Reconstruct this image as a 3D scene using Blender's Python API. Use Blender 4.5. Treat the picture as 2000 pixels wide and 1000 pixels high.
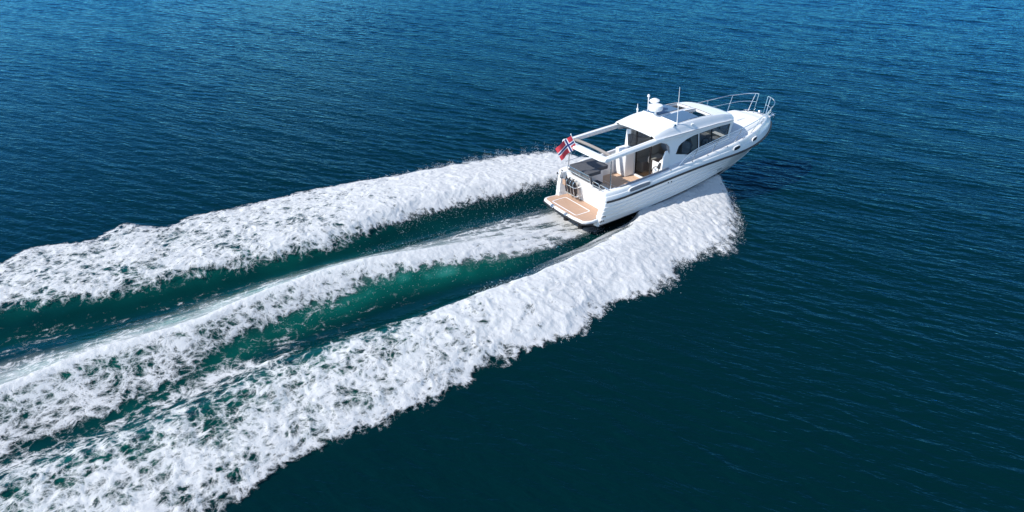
import bpy, bmesh, math, random
import numpy as np
from mathutils import Vector, Matrix
from mathutils.geometry import tessellate_polygon

for o in list(bpy.data.objects):
    bpy.data.objects.remove(o)
SC = bpy.context.scene
COL = SC.collection
R = math.radians
random.seed(4)

# ------------------------------------------------------------------ camera
cam_d = bpy.data.cameras.new("camera")
cam = bpy.data.objects.new("camera", cam_d)
COL.objects.link(cam)
_r = Vector((0.85095, -0.52524, 0.0)).normalized()
_f = Vector((0.465361, 0.754325, -0.463068)).normalized()
_u = _r.cross(_f).normalized()
_r = _f.cross(_u)
cam.matrix_world = Matrix(((_r.x, _u.x, -_f.x, -16.695), (_r.y, _u.y, -_f.y, -21.680),
                           (_r.z, _u.z, -_f.z, 12.385), (0, 0, 0, 1)))
cam_d.sensor_width = 36
cam_d.lens = 25.73
cam_d.clip_start = 0.1
cam_d.clip_end = 20000
SC.camera = cam

# ------------------------------------------------------------------ sky and sun
SUN_EL = R(42)
SUN_DIR = Vector((-0.97 * math.cos(SUN_EL), 0.22 * math.cos(SUN_EL), math.sin(SUN_EL))).normalized()
world = bpy.data.worlds.new("World")
SC.world = world
world.use_nodes = True
wt = world.node_tree
for n in list(wt.nodes):
    wt.nodes.remove(n)
wo = wt.nodes.new("ShaderNodeOutputWorld")
bg = wt.nodes.new("ShaderNodeBackground")
bg.inputs[1].default_value = 0.15
sky = wt.nodes.new("ShaderNodeTexSky")
sky.sky_type = 'NISHITA'
sky.sun_disc = False
sky.sun_elevation = SUN_EL
sky.sun_rotation = math.atan2(SUN_DIR.x, SUN_DIR.y)
sky.air_density = 0.9
sky.dust_density = 0.1
sky.ozone_density = 3.0
# a bank of fair-weather clouds low in the sky
tc = wt.nodes.new("ShaderNodeTexCoord")
mp = wt.nodes.new("ShaderNodeMapping")
mp.inputs['Scale'].default_value = (1, 1, 2.6)
nz = wt.nodes.new("ShaderNodeTexNoise")
nz.inputs['Scale'].default_value = 2.1
nz.inputs['Detail'].default_value = 5
nz.inputs['Roughness'].default_value = 0.55
rp = wt.nodes.new("ShaderNodeMapRange")
rp.inputs['From Min'].default_value = 0.38
rp.inputs['From Max'].default_value = 0.46
mx = wt.nodes.new("ShaderNodeMix")
mx.data_type = 'RGBA'
mx.inputs[7].default_value = (15, 11.5, 9.5, 1)
wt.links.new(tc.outputs['Generated'], mp.inputs[0])
wt.links.new(mp.outputs[0], nz.inputs['Vector'])
wt.links.new(nz.outputs[0], rp.inputs['Value'])
# a bright bank lies low along the northern horizon
sp = wt.nodes.new("ShaderNodeSeparateXYZ")
wt.links.new(tc.outputs['Generated'], sp.inputs[0])


def wramp(sock, a, b_):
    r_ = wt.nodes.new("ShaderNodeMapRange")
    r_.interpolation_type = 'SMOOTHSTEP'
    r_.inputs['From Min'].default_value = a
    r_.inputs['From Max'].default_value = b_
    wt.links.new(sock, r_.inputs['Value'])
    return r_.outputs[0]


def wmul(a, b_):
    m_ = wt.nodes.new("ShaderNodeMath")
    m_.operation = 'MULTIPLY'
    wt.links.new(a, m_.inputs[0])
    wt.links.new(b_, m_.inputs[1])
    return m_.outputs[0]


msk = wmul(wmul(wramp(sp.outputs[2], 0.115, 0.085), wmul(wramp(sp.outputs[0], 0.46, 0.24), wramp(sp.outputs[0], -0.45, -0.2))),
           wmul(wramp(sp.outputs[1], 0.55, 0.80), rp.outputs[0]))
wt.links.new(msk, mx.inputs[0])
wt.links.new(sky.outputs[0], mx.inputs[6])
wt.links.new(mx.outputs[2], bg.inputs[0])
wt.links.new(bg.outputs[0], wo.inputs[0])

sun_d = bpy.data.lights.new("sun", 'SUN')
sun_d.energy = 4.0
sun_d.angle = R(0.5)
sun_d.color = (1.0, 0.95, 0.88)
sun = bpy.data.objects.new("sun", sun_d)
COL.objects.link(sun)
sun.rotation_euler = SUN_DIR.to_track_quat('Z', 'Y').to_euler()
sun.location = (0, 0, 60)

SC.view_settings.view_transform = 'Standard'
SC.view_settings.look = 'None'
SC.view_settings.gamma = 1
SC.view_settings.exposure = 0.45

# ------------------------------------------------------------------ numeric noise
_rng = np.random.RandomState(11)
_GA = _rng.rand(256, 256) * 2 * np.pi
_GX, _GY = np.cos(_GA), np.sin(_GA)
_JX, _JY = _rng.rand(256, 256), _rng.rand(256, 256)


def gnoise(x, y):
    xi = np.floor(x).astype(np.int64)
    yi = np.floor(y).astype(np.int64)
    fx, fy = x - xi, y - yi
    u = fx * fx * fx * (fx * (fx * 6 - 15) + 10)
    v = fy * fy * fy * (fy * (fy * 6 - 15) + 10)

    def g(ix, iy, dx, dy):
        a, b = ix & 255, iy & 255
        return _GX[a, b] * dx + _GY[a, b] * dy
    n0 = g(xi, yi, fx, fy) * (1 - u) + g(xi + 1, yi, fx - 1, fy) * u
    n1 = g(xi, yi + 1, fx, fy - 1) * (1 - u) + g(xi + 1, yi + 1, fx - 1, fy - 1) * u
    return (n0 * (1 - v) + n1 * v) * 1.5          # about -1..1


def fbm(x, y, size, octaves=4, seed=0, gain=0.5):
    f = 1.0 / size
    a, t, tot = 1.0, 0.0, 0.0
    for k in range(octaves):
        c, s = math.cos(0.7 * k + seed), math.sin(0.7 * k + seed)
        t = t + a * gnoise((x * c - y * s) * f + 17.3 * seed + 5.1 * k, (x * s + y * c) * f + 9.7 * seed - 3.3 * k)
        tot += a
        a *= gain
        f *= 2.03
    return t / tot


def billow(x, y, size, octaves=3, seed=0):
    f = 1.0 / size
    a, t, tot = 1.0, 0.0, 0.0
    for k in range(octaves):
        c, s = math.cos(0.9 * k + seed), math.sin(0.9 * k + seed)
        t = t + a * np.abs(gnoise((x * c - y * s) * f + 7.3 * seed + 2.1 * k, (x * s + y * c) * f - 4.7 * seed - 1.3 * k))
        tot += a
        a *= 0.5
        f *= 2.1
    return t / tot                                  # about 0..1, creases at 0


def worley(x, y, size, seed=0):
    x = x / size + 13.7 * seed
    y = y / size - 7.1 * seed
    xi = np.floor(x).astype(np.int64)
    yi = np.floor(y).astype(np.int64)
    f1 = np.full(x.shape, 9.0)
    f2 = np.full(x.shape, 9.0)
    for i in (-1, 0, 1):
        for j in (-1, 0, 1):
            a, b = (xi + i) & 255, (yi + j) & 255
            d = np.hypot(xi + i + _JX[a, b] - x, yi + j + _JY[a, b] - y)
            f2 = np.minimum(f2, np.maximum(f1, d))
            f1 = np.minimum(f1, d)
    return f1, f2


def sstep(a, b, x):
    t = np.clip((x - a) / (b - a), 0, 1)
    return t * t * (3 - 2 * t)


# ------------------------------------------------------------------ materials
def new_mat(name):
    m = bpy.data.materials.new(name)
    m.use_nodes = True
    nt = m.node_tree
    return m, nt, nt.nodes["Principled BSDF"]


def pmat(name, color, rough=0.5, metal=0.0, coat=0.0, noise=0.0, nscale=6.0, bump=0.0, bscale=60.0, spec=0.5):
    m, nt, b = new_mat(name)
    b.inputs['Base Color'].default_value = (*color, 1)
    b.inputs['Roughness'].default_value = rough
    b.inputs['Metallic'].default_value = metal
    b.inputs['Coat Weight'].default_value = coat
    b.inputs['Coat Roughness'].default_value = 0.08
    b.inputs['Specular IOR Level'].default_value = spec
    if noise or bump:
        t = nt.nodes.new("ShaderNodeTexCoord")
    if noise:
        n = nt.nodes.new("ShaderNodeTexNoise")
        n.inputs['Scale'].default_value = nscale
        n.inputs['Detail'].default_value = 4
        nt.links.new(t.outputs['Object'], n.inputs['Vector'])
        r = nt.nodes.new("ShaderNodeMix")
        r.data_type = 'RGBA'
        r.inputs[6].default_value = (*[c * (1 - noise) for c in color], 1)
        r.inputs[7].default_value = (*[min(1, c * (1 + noise * 0.5)) for c in color], 1)
        nt.links.new(n.outputs[0], r.inputs[0])
        nt.links.new(r.outputs[2], b.inputs['Base Color'])
    if bump:
        n2 = nt.nodes.new("ShaderNodeTexNoise")
        n2.inputs['Scale'].default_value = bscale
        nt.links.new(t.outputs['Object'], n2.inputs['Vector'])
        bp = nt.nodes.new("ShaderNodeBump")
        bp.inputs['Strength'].default_value = bump
        bp.inputs['Distance'].default_value = 0.01
        nt.links.new(n2.outputs[0], bp.inputs['Height'])
        nt.links.new(bp.outputs[0], b.inputs['Normal'])
    return m


M = {}
M['gel'] = pmat('white_gelcoat', (0.80, 0.80, 0.785), 0.28, coat=0.3, noise=0.03, nscale=3)
M['deck'] = pmat('nonslip_deck', (0.76, 0.76, 0.745), 0.6, noise=0.04, nscale=5, bump=0.2, bscale=150)
M['antifoul'] = pmat('dark_antifouling', (0.018, 0.019, 0.023), 0.55, noise=0.3)
M['rubber'] = pmat('black_rubber', (0.016, 0.016, 0.018), 0.5)
M['steel'] = pmat('polished_steel', (0.72, 0.72, 0.72), 0.18, metal=1.0)
M['white'] = pmat('white_plastic', (0.80, 0.80, 0.79), 0.4)
M['cream'] = pmat('cream_cloth', (0.62, 0.57, 0.48), 0.9, bump=0.3, bscale=30)
M['pad'] = pmat('charcoal_cushion', (0.075, 0.078, 0.088), 0.8, noise=0.2, nscale=8, bump=0.15, bscale=40)
M['padlight'] = pmat('grey_cushion', (0.115, 0.118, 0.125), 0.8, noise=0.2, nscale=8)
M['canvas'] = pmat('grey_canvas', (0.27, 0.245, 0.225), 0.85, noise=0.15)
M['black'] = pmat('black_trim', (0.012, 0.012, 0.013), 0.35)
M['brown'] = pmat('brown_trim', (0.06, 0.032, 0.026), 0.4)
M['fender'] = pmat('black_vinyl', (0.014, 0.014, 0.018), 0.3)
M['wood'] = pmat('mahogany', (0.22, 0.10, 0.045), 0.4, noise=0.35, nscale=9)
M['blueseat'] = pmat('blue_grey_leather', (0.30, 0.38, 0.47), 0.6, noise=0.1)
M['grey'] = pmat('grey_plastic', (0.25, 0.26, 0.28), 0.5)
M['red'] = pmat('flag_red', (0.64, 0.05, 0.07), 0.8)
M['blue'] = pmat('flag_blue', (0.012, 0.03, 0.16), 0.8)
M['fwhite'] = pmat('flag_white', (0.78, 0.78, 0.78), 0.8)
M['redmark'] = pmat('red_print', (0.55, 0.06, 0.04), 0.5)


def teak_mat(name, base, along='X'):
    m, nt, b = new_mat(name)
    t = nt.nodes.new("ShaderNodeTexCoord")
    s = nt.nodes.new("ShaderNodeSeparateXYZ")
    nt.links.new(t.outputs['Object'], s.inputs[0])
    w = nt.nodes.new("ShaderNodeMath")
    w.operation = 'PINGPONG'
    w.inputs[1].default_value = 0.03
    nt.links.new(s.outputs['Y' if along == 'X' else 'X'], w.inputs[0])
    l = nt.nodes.new("ShaderNodeMapRange")
    l.inputs['From Min'].default_value = 0.0
    l.inputs['From Max'].default_value = 0.004
    nt.links.new(w.outputs[0], l.inputs['Value'])
    mp_ = nt.nodes.new("ShaderNodeMapping")
    mp_.inputs['Scale'].default_value = (2, 22, 22) if along == 'X' else (22, 2, 22)
    nt.links.new(t.outputs['Object'], mp_.inputs[0])
    n = nt.nodes.new("ShaderNodeTexNoise")
    n.inputs['Scale'].default_value = 1.5
    n.inputs['Detail'].default_value = 5
    nt.links.new(mp_.outputs[0], n.inputs['Vector'])
    a = nt.nodes.new("ShaderNodeMix")
    a.data_type = 'RGBA'
    a.inputs[6].default_value = (*[c * 0.8 for c in base], 1)
    a.inputs[7].default_value = (*[c * 1.15 for c in base], 1)
    nt.links.new(n.outputs[0], a.inputs[0])
    c = nt.nodes.new("ShaderNodeMix")
    c.data_type = 'RGBA'
    c.inputs[6].default_value = (*[k * 0.55 for k in base], 1)
    nt.links.new(l.outputs[0], c.inputs[0])
    nt.links.new(a.outputs[2], c.inputs[7])
    nt.links.new(c.outputs[2], b.inputs['Base Color'])
    b.inputs['Roughness'].default_value = 0.7
    return m


M['teak'] = teak_mat('teak_planking', (0.47, 0.305, 0.21), 'Y')
M['teakpale'] = teak_mat('pale_teak_planking', (0.58, 0.40, 0.28), 'Y')  # lighter teak tone for the cockpit floor
M['teakx'] = teak_mat('teak_planking_lengthwise', (0.47, 0.305, 0.21), 'X')


def glass_mat(name, tint, refl=1.0):
    m = bpy.data.materials.new(name)
    m.use_nodes = True
    nt = m.node_tree
    nt.nodes.clear()
    out = nt.nodes.new("ShaderNodeOutputMaterial")
    tr = nt.nodes.new("ShaderNodeBsdfTransparent")
    tr.inputs[0].default_value = (*tint, 1)
    gl = nt.nodes.new("ShaderNodeBsdfGlossy")
    gl.inputs['Roughness'].default_value = 0.02
    fr = nt.nodes.new("ShaderNodeFresnel")
    fr.inputs[0].default_value = 1.5 if refl == 1.0 else refl
    mi = nt.nodes.new("ShaderNodeMixShader")
    ge = nt.nodes.new("ShaderNodeNewGeometry")          # the inner face of a pane passes light straight through
    fs_ = nt.nodes.new("ShaderNodeMath")
    fs_.operation = 'SUBTRACT'
    fs_.inputs[0].default_value = 1.0
    nt.links.new(ge.outputs['Backfacing'], fs_.inputs[1])
    ff = nt.nodes.new("ShaderNodeMath")
    ff.operation = 'MULTIPLY'
    nt.links.new(fr.outputs[0], ff.inputs[0])
    nt.links.new(fs_.outputs[0], ff.inputs[1])
    nt.links.new(ff.outputs[0], mi.inputs[0])
    nt.links.new(tr.outputs[0], mi.inputs[1])
    nt.links.new(gl.outputs[0], mi.inputs[2])
    if refl != 1.0:                      # sky reflection painted as an even blue diffuse on the roof glass
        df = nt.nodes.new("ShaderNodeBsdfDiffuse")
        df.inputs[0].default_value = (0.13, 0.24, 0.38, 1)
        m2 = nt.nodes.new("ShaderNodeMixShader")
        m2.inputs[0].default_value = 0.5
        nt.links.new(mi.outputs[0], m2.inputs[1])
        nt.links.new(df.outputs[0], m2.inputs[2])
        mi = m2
    nt.links.new(mi.outputs[0], out.inputs[0])
    return m


M['glass'] = glass_mat('smoked_glass', (0.62, 0.65, 0.67))
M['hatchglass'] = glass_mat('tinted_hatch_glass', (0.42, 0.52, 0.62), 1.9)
M['clear'] = glass_mat('windscreen_glass', (0.62, 0.68, 0.70))


# ------------------------------------------------------------------ mesh helpers
class MB:
    def __init__(self):
        self.v, self.f, self.m = [], [], []

    def add(self, vs, fs, mi=0):
        n = len(self.v)
        self.v += [tuple(p) for p in vs]
        self.f += [tuple(i + n for i in q) for q in fs]
        self.m += [mi] * len(fs)

    def box(self, x0, x1, y0, y1, z0, z1, mi=0):
        vs = [(x, y, z) for x in (x0, x1) for y in (y0, y1) for z in (z0, z1)]
        self.add(vs, [(0, 1, 3, 2), (4, 6, 7, 5), (0, 4, 5, 1), (2, 3, 7, 6), (0, 2, 6, 4), (1, 5, 7, 3)], mi)

    def tube(self, pts, r, seg=8, mi=0, closed=False, cap=True):
        P = [Vector(p) for p in pts]
        n = len(P)
        rr = r if isinstance(r, (list, tuple)) else [r] * n
        up = None
        rings = []
        for i, p in enumerate(P):
            if closed:
                t = P[(i + 1) % n] - P[i - 1]
            else:
                t = P[min(i + 1, n - 1)] - P[max(i - 1, 0)]
            t.normalize()
            if up is None:
                up = Vector((0, 0, 1)) if abs(t.z) < 0.9 else Vector((1, 0, 0))
            a = t.cross(up)
            if a.length < 1e-5:
                a = t.orthogonal()
            a.normalize()
            b = a.cross(t).normalized()
            up = b
            rings.append([p + (a * math.cos(2 * math.pi * k / seg) + b * math.sin(2 * math.pi * k / seg)) * rr[i]
                          for k in range(seg)])
        vs = [v for ring in rings for v in ring]
        fs = []
        for i in range(n if closed else n - 1):
            j = (i + 1) % n
            for k in range(seg):
                l = (k + 1) % seg
                fs.append((i * seg + k, i * seg + l, j * seg + l, j * seg + k))
        if cap and not closed:
            fs.append(tuple(range(seg))[::-1])
            fs.append(tuple((n - 1) * seg + k for k in range(seg)))
        self.add(vs, fs, mi)

    def lathe(self, prof, c, seg=24, mi=0, axis=None):
        q = Matrix.Identity(3) if axis is None else Vector(axis).to_track_quat('Z', 'Y').to_matrix()
        vs = []
        for r, z in prof:
            for k in range(seg):
                a = 2 * math.pi * k / seg
                vs.append(Vector(c) + q @ Vector((r * math.cos(a), r * math.sin(a), z)))
        fs = []
        for i in range(len(prof) - 1):
            for k in range(seg):
                l = (k + 1) % seg
                fs.append((i * seg + k, i * seg + l, (i + 1) * seg + l, (i + 1) * seg + k))
        fs.append(tuple(range(seg))[::-1])
        fs.append(tuple((len(prof) - 1) * seg + k for k in range(seg)))
        self.add(vs, fs, mi)

    def grid(self, rows, mi=0, flip=False, skip=None):
        n, m = len(rows), len(rows[0])
        fs = []
        for i in range(n - 1):
            for j in range(m - 1):
                if skip and skip(i, j):
                    continue
                q = (i * m + j, (i + 1) * m + j, (i + 1) * m + j + 1, i * m + j + 1)
                fs.append(q[::-1] if flip else q)
        self.add([p for r_ in rows for p in r_], fs, mi)

    def panel(self, outer, holes, to3d, normal, thick, mi=0):
        """flat or gently bent sheet with holes, extruded by thick along normal"""
        loops = [outer] + list(holes)
        tess = tessellate_polygon([[Vector((p[0], p[1], 0)) for p in l] for l in loops])
        flat = [p for l in loops for p in l]
        A = [Vector(to3d(*p)) for p in flat]
        nv = Vector(normal) * thick
        B = [p + nv for p in A]
        n = len(A)
        fs = [tuple(t) for t in tess] + [tuple(i + n for i in t[::-1]) for t in tess]
        k = 0
        for l in loops:
            for i in range(len(l)):
                j = (i + 1) % len(l)
                fs.append((k + i, k + j, k + j + n, k + i + n))
            k += len(l)
        self.add(A + B, fs, mi)

    def prism(self, poly, z0, z1, mi=0, top=None):
        """polygon in xy, extruded in z"""
        self.panel(poly, [], lambda x, y: (x, y, z0), (0, 0, 1), z1 - z0, mi)

    def build(self, name, mats, parent=None, smooth=35, bevel=0.0, fix=True):
        me = bpy.data.meshes.new(name)
        me.from_pydata(self.v, [], self.f)
        for m in (mats if isinstance(mats, (list, tuple)) else [mats]):
            me.materials.append(m)
        me.polygons.foreach_set("material_index", self.m)
        if fix:
            bm = bmesh.new()
            bm.from_mesh(me)
            bmesh.ops.remove_doubles(bm, verts=bm.verts, dist=1e-5)
            bmesh.ops.recalc_face_normals(bm, faces=bm.faces)
            bm.to_mesh(me)
            bm.free()
        if smooth:
            me.shade_smooth()
            me.set_sharp_from_angle(angle=R(smooth))
        o = bpy.data.objects.new(name, me)
        COL.objects.link(o)
        if parent:
            o.parent = parent
        if bevel:
            b = o.modifiers.new("bevel", 'BEVEL')
            b.width = bevel
            b.segments = 3
            b.limit_method = 'ANGLE'
            b.angle_limit = R(40)
            b.harden_normals = False
        return o


def tag(o, label=None, cat=None, group=None, kind=None):
    if label:
        o['label'] = label
    if cat:
        o['category'] = cat
    if group:
        o['group'] = group
    if kind:
        o['kind'] = kind
    return o


def lerp_tab(tab):
    xs, ys = [t[0] for t in tab], [t[1] for t in tab]
    return lambda x: float(np.interp(x, xs, ys))


def smooth_tab(tab):
    """smooth (monotone-ish) interpolation of a table, works on arrays"""
    xs = np.array([t[0] for t in tab], float)
    ys = np.array([t[1] for t in tab], float)
    d = np.gradient(ys, xs)

    def f(x):
        x = np.clip(np.asarray(x, float), xs[0], xs[-1])
        i = np.clip(np.searchsorted(xs, x) - 1, 0, len(xs) - 2)
        h = xs[i + 1] - xs[i]
        t = (x - xs[i]) / h
        return ((2 * t**3 - 3 * t**2 + 1) * ys[i] + (t**3 - 2 * t**2 + t) * h * d[i]
                + (-2 * t**3 + 3 * t**2) * ys[i + 1] + (t**3 - t**2) * h * d[i + 1])
    return f


def arr_mesh(name, V, F, mat, smooth=True):
    me = bpy.data.meshes.new(name)
    me.vertices.add(len(V))
    me.vertices.foreach_set("co", np.ascontiguousarray(V, np.float32).ravel())
    k = F.shape[1]
    me.loops.add(F.size)
    me.loops.foreach_set("vertex_index", np.ascontiguousarray(F, np.int32).ravel())
    me.polygons.add(len(F))
    me.polygons.foreach_set("loop_start", np.arange(len(F), dtype=np.int32) * k)
    me.polygons.foreach_set("use_smooth", np.full(len(F), smooth))
    me.update(calc_edges=True)
    me.materials.append(mat)
    o = bpy.data.objects.new(name, me)
    COL.objects.link(o)
    return o


def set_attr(o, name, vals):
    a = o.data.attributes.new(name, 'FLOAT', 'POINT')
    a.data.foreach_set("value", np.ascontiguousarray(vals, np.float32))


# ------------------------------------------------------------------ the sea and the wake
# wake lines, measured as y against x (the boat runs towards +x, its transom at x = 0)
f_po = smooth_tab([(-60, 15), (-30, 9.8), (-20.2, 7.9), (-19.2, 8.6), (-17, 8.3), (-15.8, 9.1), (-15.1, 8.2), (-13.4, 8.5), (-11.3, 8.4), (-8.7, 8.6), (-6.6, 8.5), (-4.1, 8.2), (-1.3, 8.1), (1.5, 7.8), (3.6, 6.9), (5, 4.4), (6.8, 1.5)])
f_pi = smooth_tab([(-60, 6), (-30, 3.6), (-20.2, 2.7), (-17.3, 2.2), (-14.5, 1.85), (-12.4, 1.8), (-10.6, 1.8), (-8.5, 2.2), (-6, 2.9), (-3.7, 2.95), (-1.7, 2.9), (1.3, 2.7), (3.9, 1.8), (6.8, 1.0)])
f_so = smooth_tab([(-60, 16), (-30, 10.5), (-20, 8.9), (-15.8, 8.6), (-14, 8.1), (-12.8, 8.0), (-11.4, 7.85), (-9.6, 7.6), (-7.8, 7.2), (-5.2, 7.1), (-3.2, 6.35), (-1.2, 6.6), (0.8, 5.6), (2.9, 5.6), (4.4, 4.6), (5.3, 3.8), (6.7, 1.9)])
f_si = smooth_tab([(-60, 6), (-30, 4.6), (-20, 4.4), (-15.6, 4.0), (-13, 3.3), (-11, 3.45), (-9.4, 3.55), (-6.5, 3.25), (-3.6, 3.0), (-0.6, 2.3), (1.3, 1.8), (3.9, 1.3), (6.7, 1.0)])
f_ct = smooth_tab([(-60, 2), (-30, 0.9), (-20, 0.85), (-17.5, 0.85), (-15.8, 1.15), (-14, 1.4), (-11.6, 1.65), (-9, 1.55), (-6, 1.45), (-4.2, 1.6), (-0.7, 1.65), (0.5, 1.5)])
f_cb = smooth_tab([(-60, -7), (-30, -5), (-20, -4.2), (-16.6, -3.5), (-15.6, -3.1), (-14.6, -2.5), (-13, -1.95), (-11.5, -1.6), (-9.6, -1.3), (-7.2, -1.35), (-4.4, -1.8), (-0.7, -1.35), (0.5, -1.3)])
f_cc = smooth_tab([(-60, -3), (-30, -2.2), (-20, -1.5), (-18.2, -1.05), (-16.9, -0.95), (-15.4, -0.95), (-13.5, -0.5), (-10.2, 0.0), (-5.6, -0.4), (0, 0)])


def wake_h(x, y):
    """height of the disturbed water above the calm sea"""
    s = -x
    back = sstep(0.2, -1.5, x)
    h = -0.30 * np.exp(-(np.clip(s, 0, 99) / 3.2) ** 2) * np.exp(-(y / 1.6) ** 2) * sstep(2.0, 0.0, x)
    cc = f_cc(x)
    far = 0.35 + 0.65 * np.exp(-np.clip(s - 12, 0, 99) / 14.0)
    dy = y - cc
    wu, wl = 1.05, 0.95
    h = h + far * 0.46 * sstep(1.0, 9.0, s) * np.exp(-(dy / np.where(dy > 0, wu, wl)) ** 2)
    pi, po, si, so = f_pi(x), f_po(x), f_si(x), f_so(x)
    h = h - far * 0.16 * back * np.exp(-((y - 0.5 * (pi + f_ct(x))) / 0.8) ** 2)
    h = h - far * 0.16 * back * np.exp(-((y - 0.5 * (-si + f_cb(x))) / 0.9) ** 2)
    ra = far * 0.30 * sstep(5.5, 0.0, x)
    qp = (y - pi) / (po - pi)
    qs = (-y - si) / (so - si)
    h = h + ra * (np.exp(-((qp - 0.22) / np.where(qp < 0.22, 0.22, 0.40)) ** 2)
                  + np.exp(-((qs - 0.25) / np.where(qs < 0.25, 0.25, 0.40)) ** 2))
    return h


def wave_set(n, lo, hi, mean_dir, spread, slope, seed):
    rg = np.random.RandomState(seed)
    lam = np.exp(rg.uniform(math.log(lo), math.log(hi), n))
    th = mean_dir + rg.normal(0, spread, n)
    k = 2 * np.pi / lam
    a = slope / k * math.sqrt(2.0 / n)
    return k * np.cos(th), k * np.sin(th), a, rg.uniform(0, 2 * np.pi, n), lam


WD = R(31)           # the ripples run across the view, away from the camera
WSETS = [wave_set(24, 1.8, 6.0, WD - 0.2, 0.30, 0.024, 1), wave_set(70, 0.34, 1.15, WD, 0.30, 0.092, 2)]


def sea_h(x, y, cell):
    h = np.zeros_like(x)
    gust = 0.80 + 0.65 * fbm(x, y, 16.0, 3, 3)
    for si_, (kx, ky, a, ph, lam) in enumerate(WSETS):
        hh = np.zeros_like(x)
        for i in range(len(a)):
            w = np.clip((lam[i] / np.maximum(cell, 1e-3) - 2.5) / 2.0, 0, 1)
            hh += w * a[i] * np.sin(kx[i] * x + ky[i] * y + ph[i])
        h += hh * (gust if si_ == 1 else 1.0)
    return h


def stretch(a, b, fine, lo, hi, mid, end_lo, end_hi, gl=1.12, gr=1.12):
    """coordinates: fine spacing between a and b, mid spacing out to lo / hi, then growing"""
    xs = list(np.arange(a, b, fine))
    d = fine
    v = xs[-1]
    while v < end_hi:
        d = min(d * 1.04, mid) if v < hi else d * gr
        v += d
        xs.append(v)
    d = fine
    v = xs[0]
    left = []
    while v > end_lo:
        d = min(d * 1.04, mid) if v > lo else d * gl
        v -= d
        left.append(v)
    return np.array(left[::-1] + xs)


gx = stretch(-25, 12, 0.07, -32, 84, 0.16, -6000, 6000)
gy = stretch(-20, 11, 0.07, -24, 88, 0.16, -6000, 6000)
X, Y = np.meshgrid(gx, gy, indexing='ij')
CELL = np.maximum(np.gradient(gx)[:, None], np.gradient(gy)[None, :])
pi_, po_, si_, so_ = f_pi(X), f_po(X), f_si(X), f_so(X)
inwake = sstep(8.0, 5.0, X) * sstep(-so_ - 0.8, -so_ + 0.6, Y) * sstep(po_ + 0.8, po_ - 0.6, Y)
inwake *= sstep(-300, -60, X)
Z = sea_h(X, Y, CELL) * (1 - 0.80 * inwake) + wake_h(X, Y) * sstep(-400, -50, X)
ST = fbm(X * 0.25, Y, 0.5, 3, 5)
Z += inwake * 0.02 * ST + inwake * 0.03 * fbm(X * 0.6, Y, 1.2, 3, 8)
nx, ny = X.shape
idx = np.arange(nx * ny).reshape(nx, ny)
F = np.stack([idx[:-1, :-1], idx[1:, :-1], idx[1:, 1:], idx[:-1, 1:]], -1).reshape(-1, 4)

# green water: bubbles churned up by the screws, plus painted backlight on the hump
aer_backlit = np.zeros_like(X)
aer_backlit += 0.68 * np.exp(-((Y - f_cb(X) + 0.0) / 0.60) ** 2) * sstep(-1.5, -6, X) * sstep(-24, -9, X)  # near face of the hump: sunlight through the crest, painted as green
aer_backlit += 0.10 * np.exp(-((Y - 0.5 * (pi_ + f_ct(X))) / 0.9) ** 2) * sstep(0, -6, X)
aer_backlit += 0.55 * np.exp(-((Y - 0.5 * (f_ct(X) + f_cb(X))) / 1.0) ** 2) * sstep(0.5, -4, X)
aer_backlit += 0.75 * np.exp(-((Y - 0.45 * f_ct(X) - 0.55 * f_cc(X)) / 0.65) ** 2) * sstep(-5, -10, X)
aer_backlit += 0.50 * sstep(-f_so(X) + 0.2, -f_so(X) + 1.6, Y) * sstep(-f_si(X) + 0.6, -f_si(X) - 1.0, Y) * sstep(-2, -9, X)
aer_backlit += 0.40 * sstep(f_po(X) - 0.2, f_po(X) - 1.6, Y) * sstep(f_pi(X) - 0.2, f_pi(X) + 1.0, Y) * sstep(-2, -9, X)
aer_backlit += 0.06 * sstep(-so_ - 0.5, -so_ + 1.5, Y) * sstep(po_ + 0.5, po_ - 1.5, Y) * sstep(5, 1, X)
aer_backlit = np.clip(aer_backlit * (0.8 + 0.5 * fbm(X, Y, 1.3, 3, 6)), 0, 1) * sstep(-200, -40, X)


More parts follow.
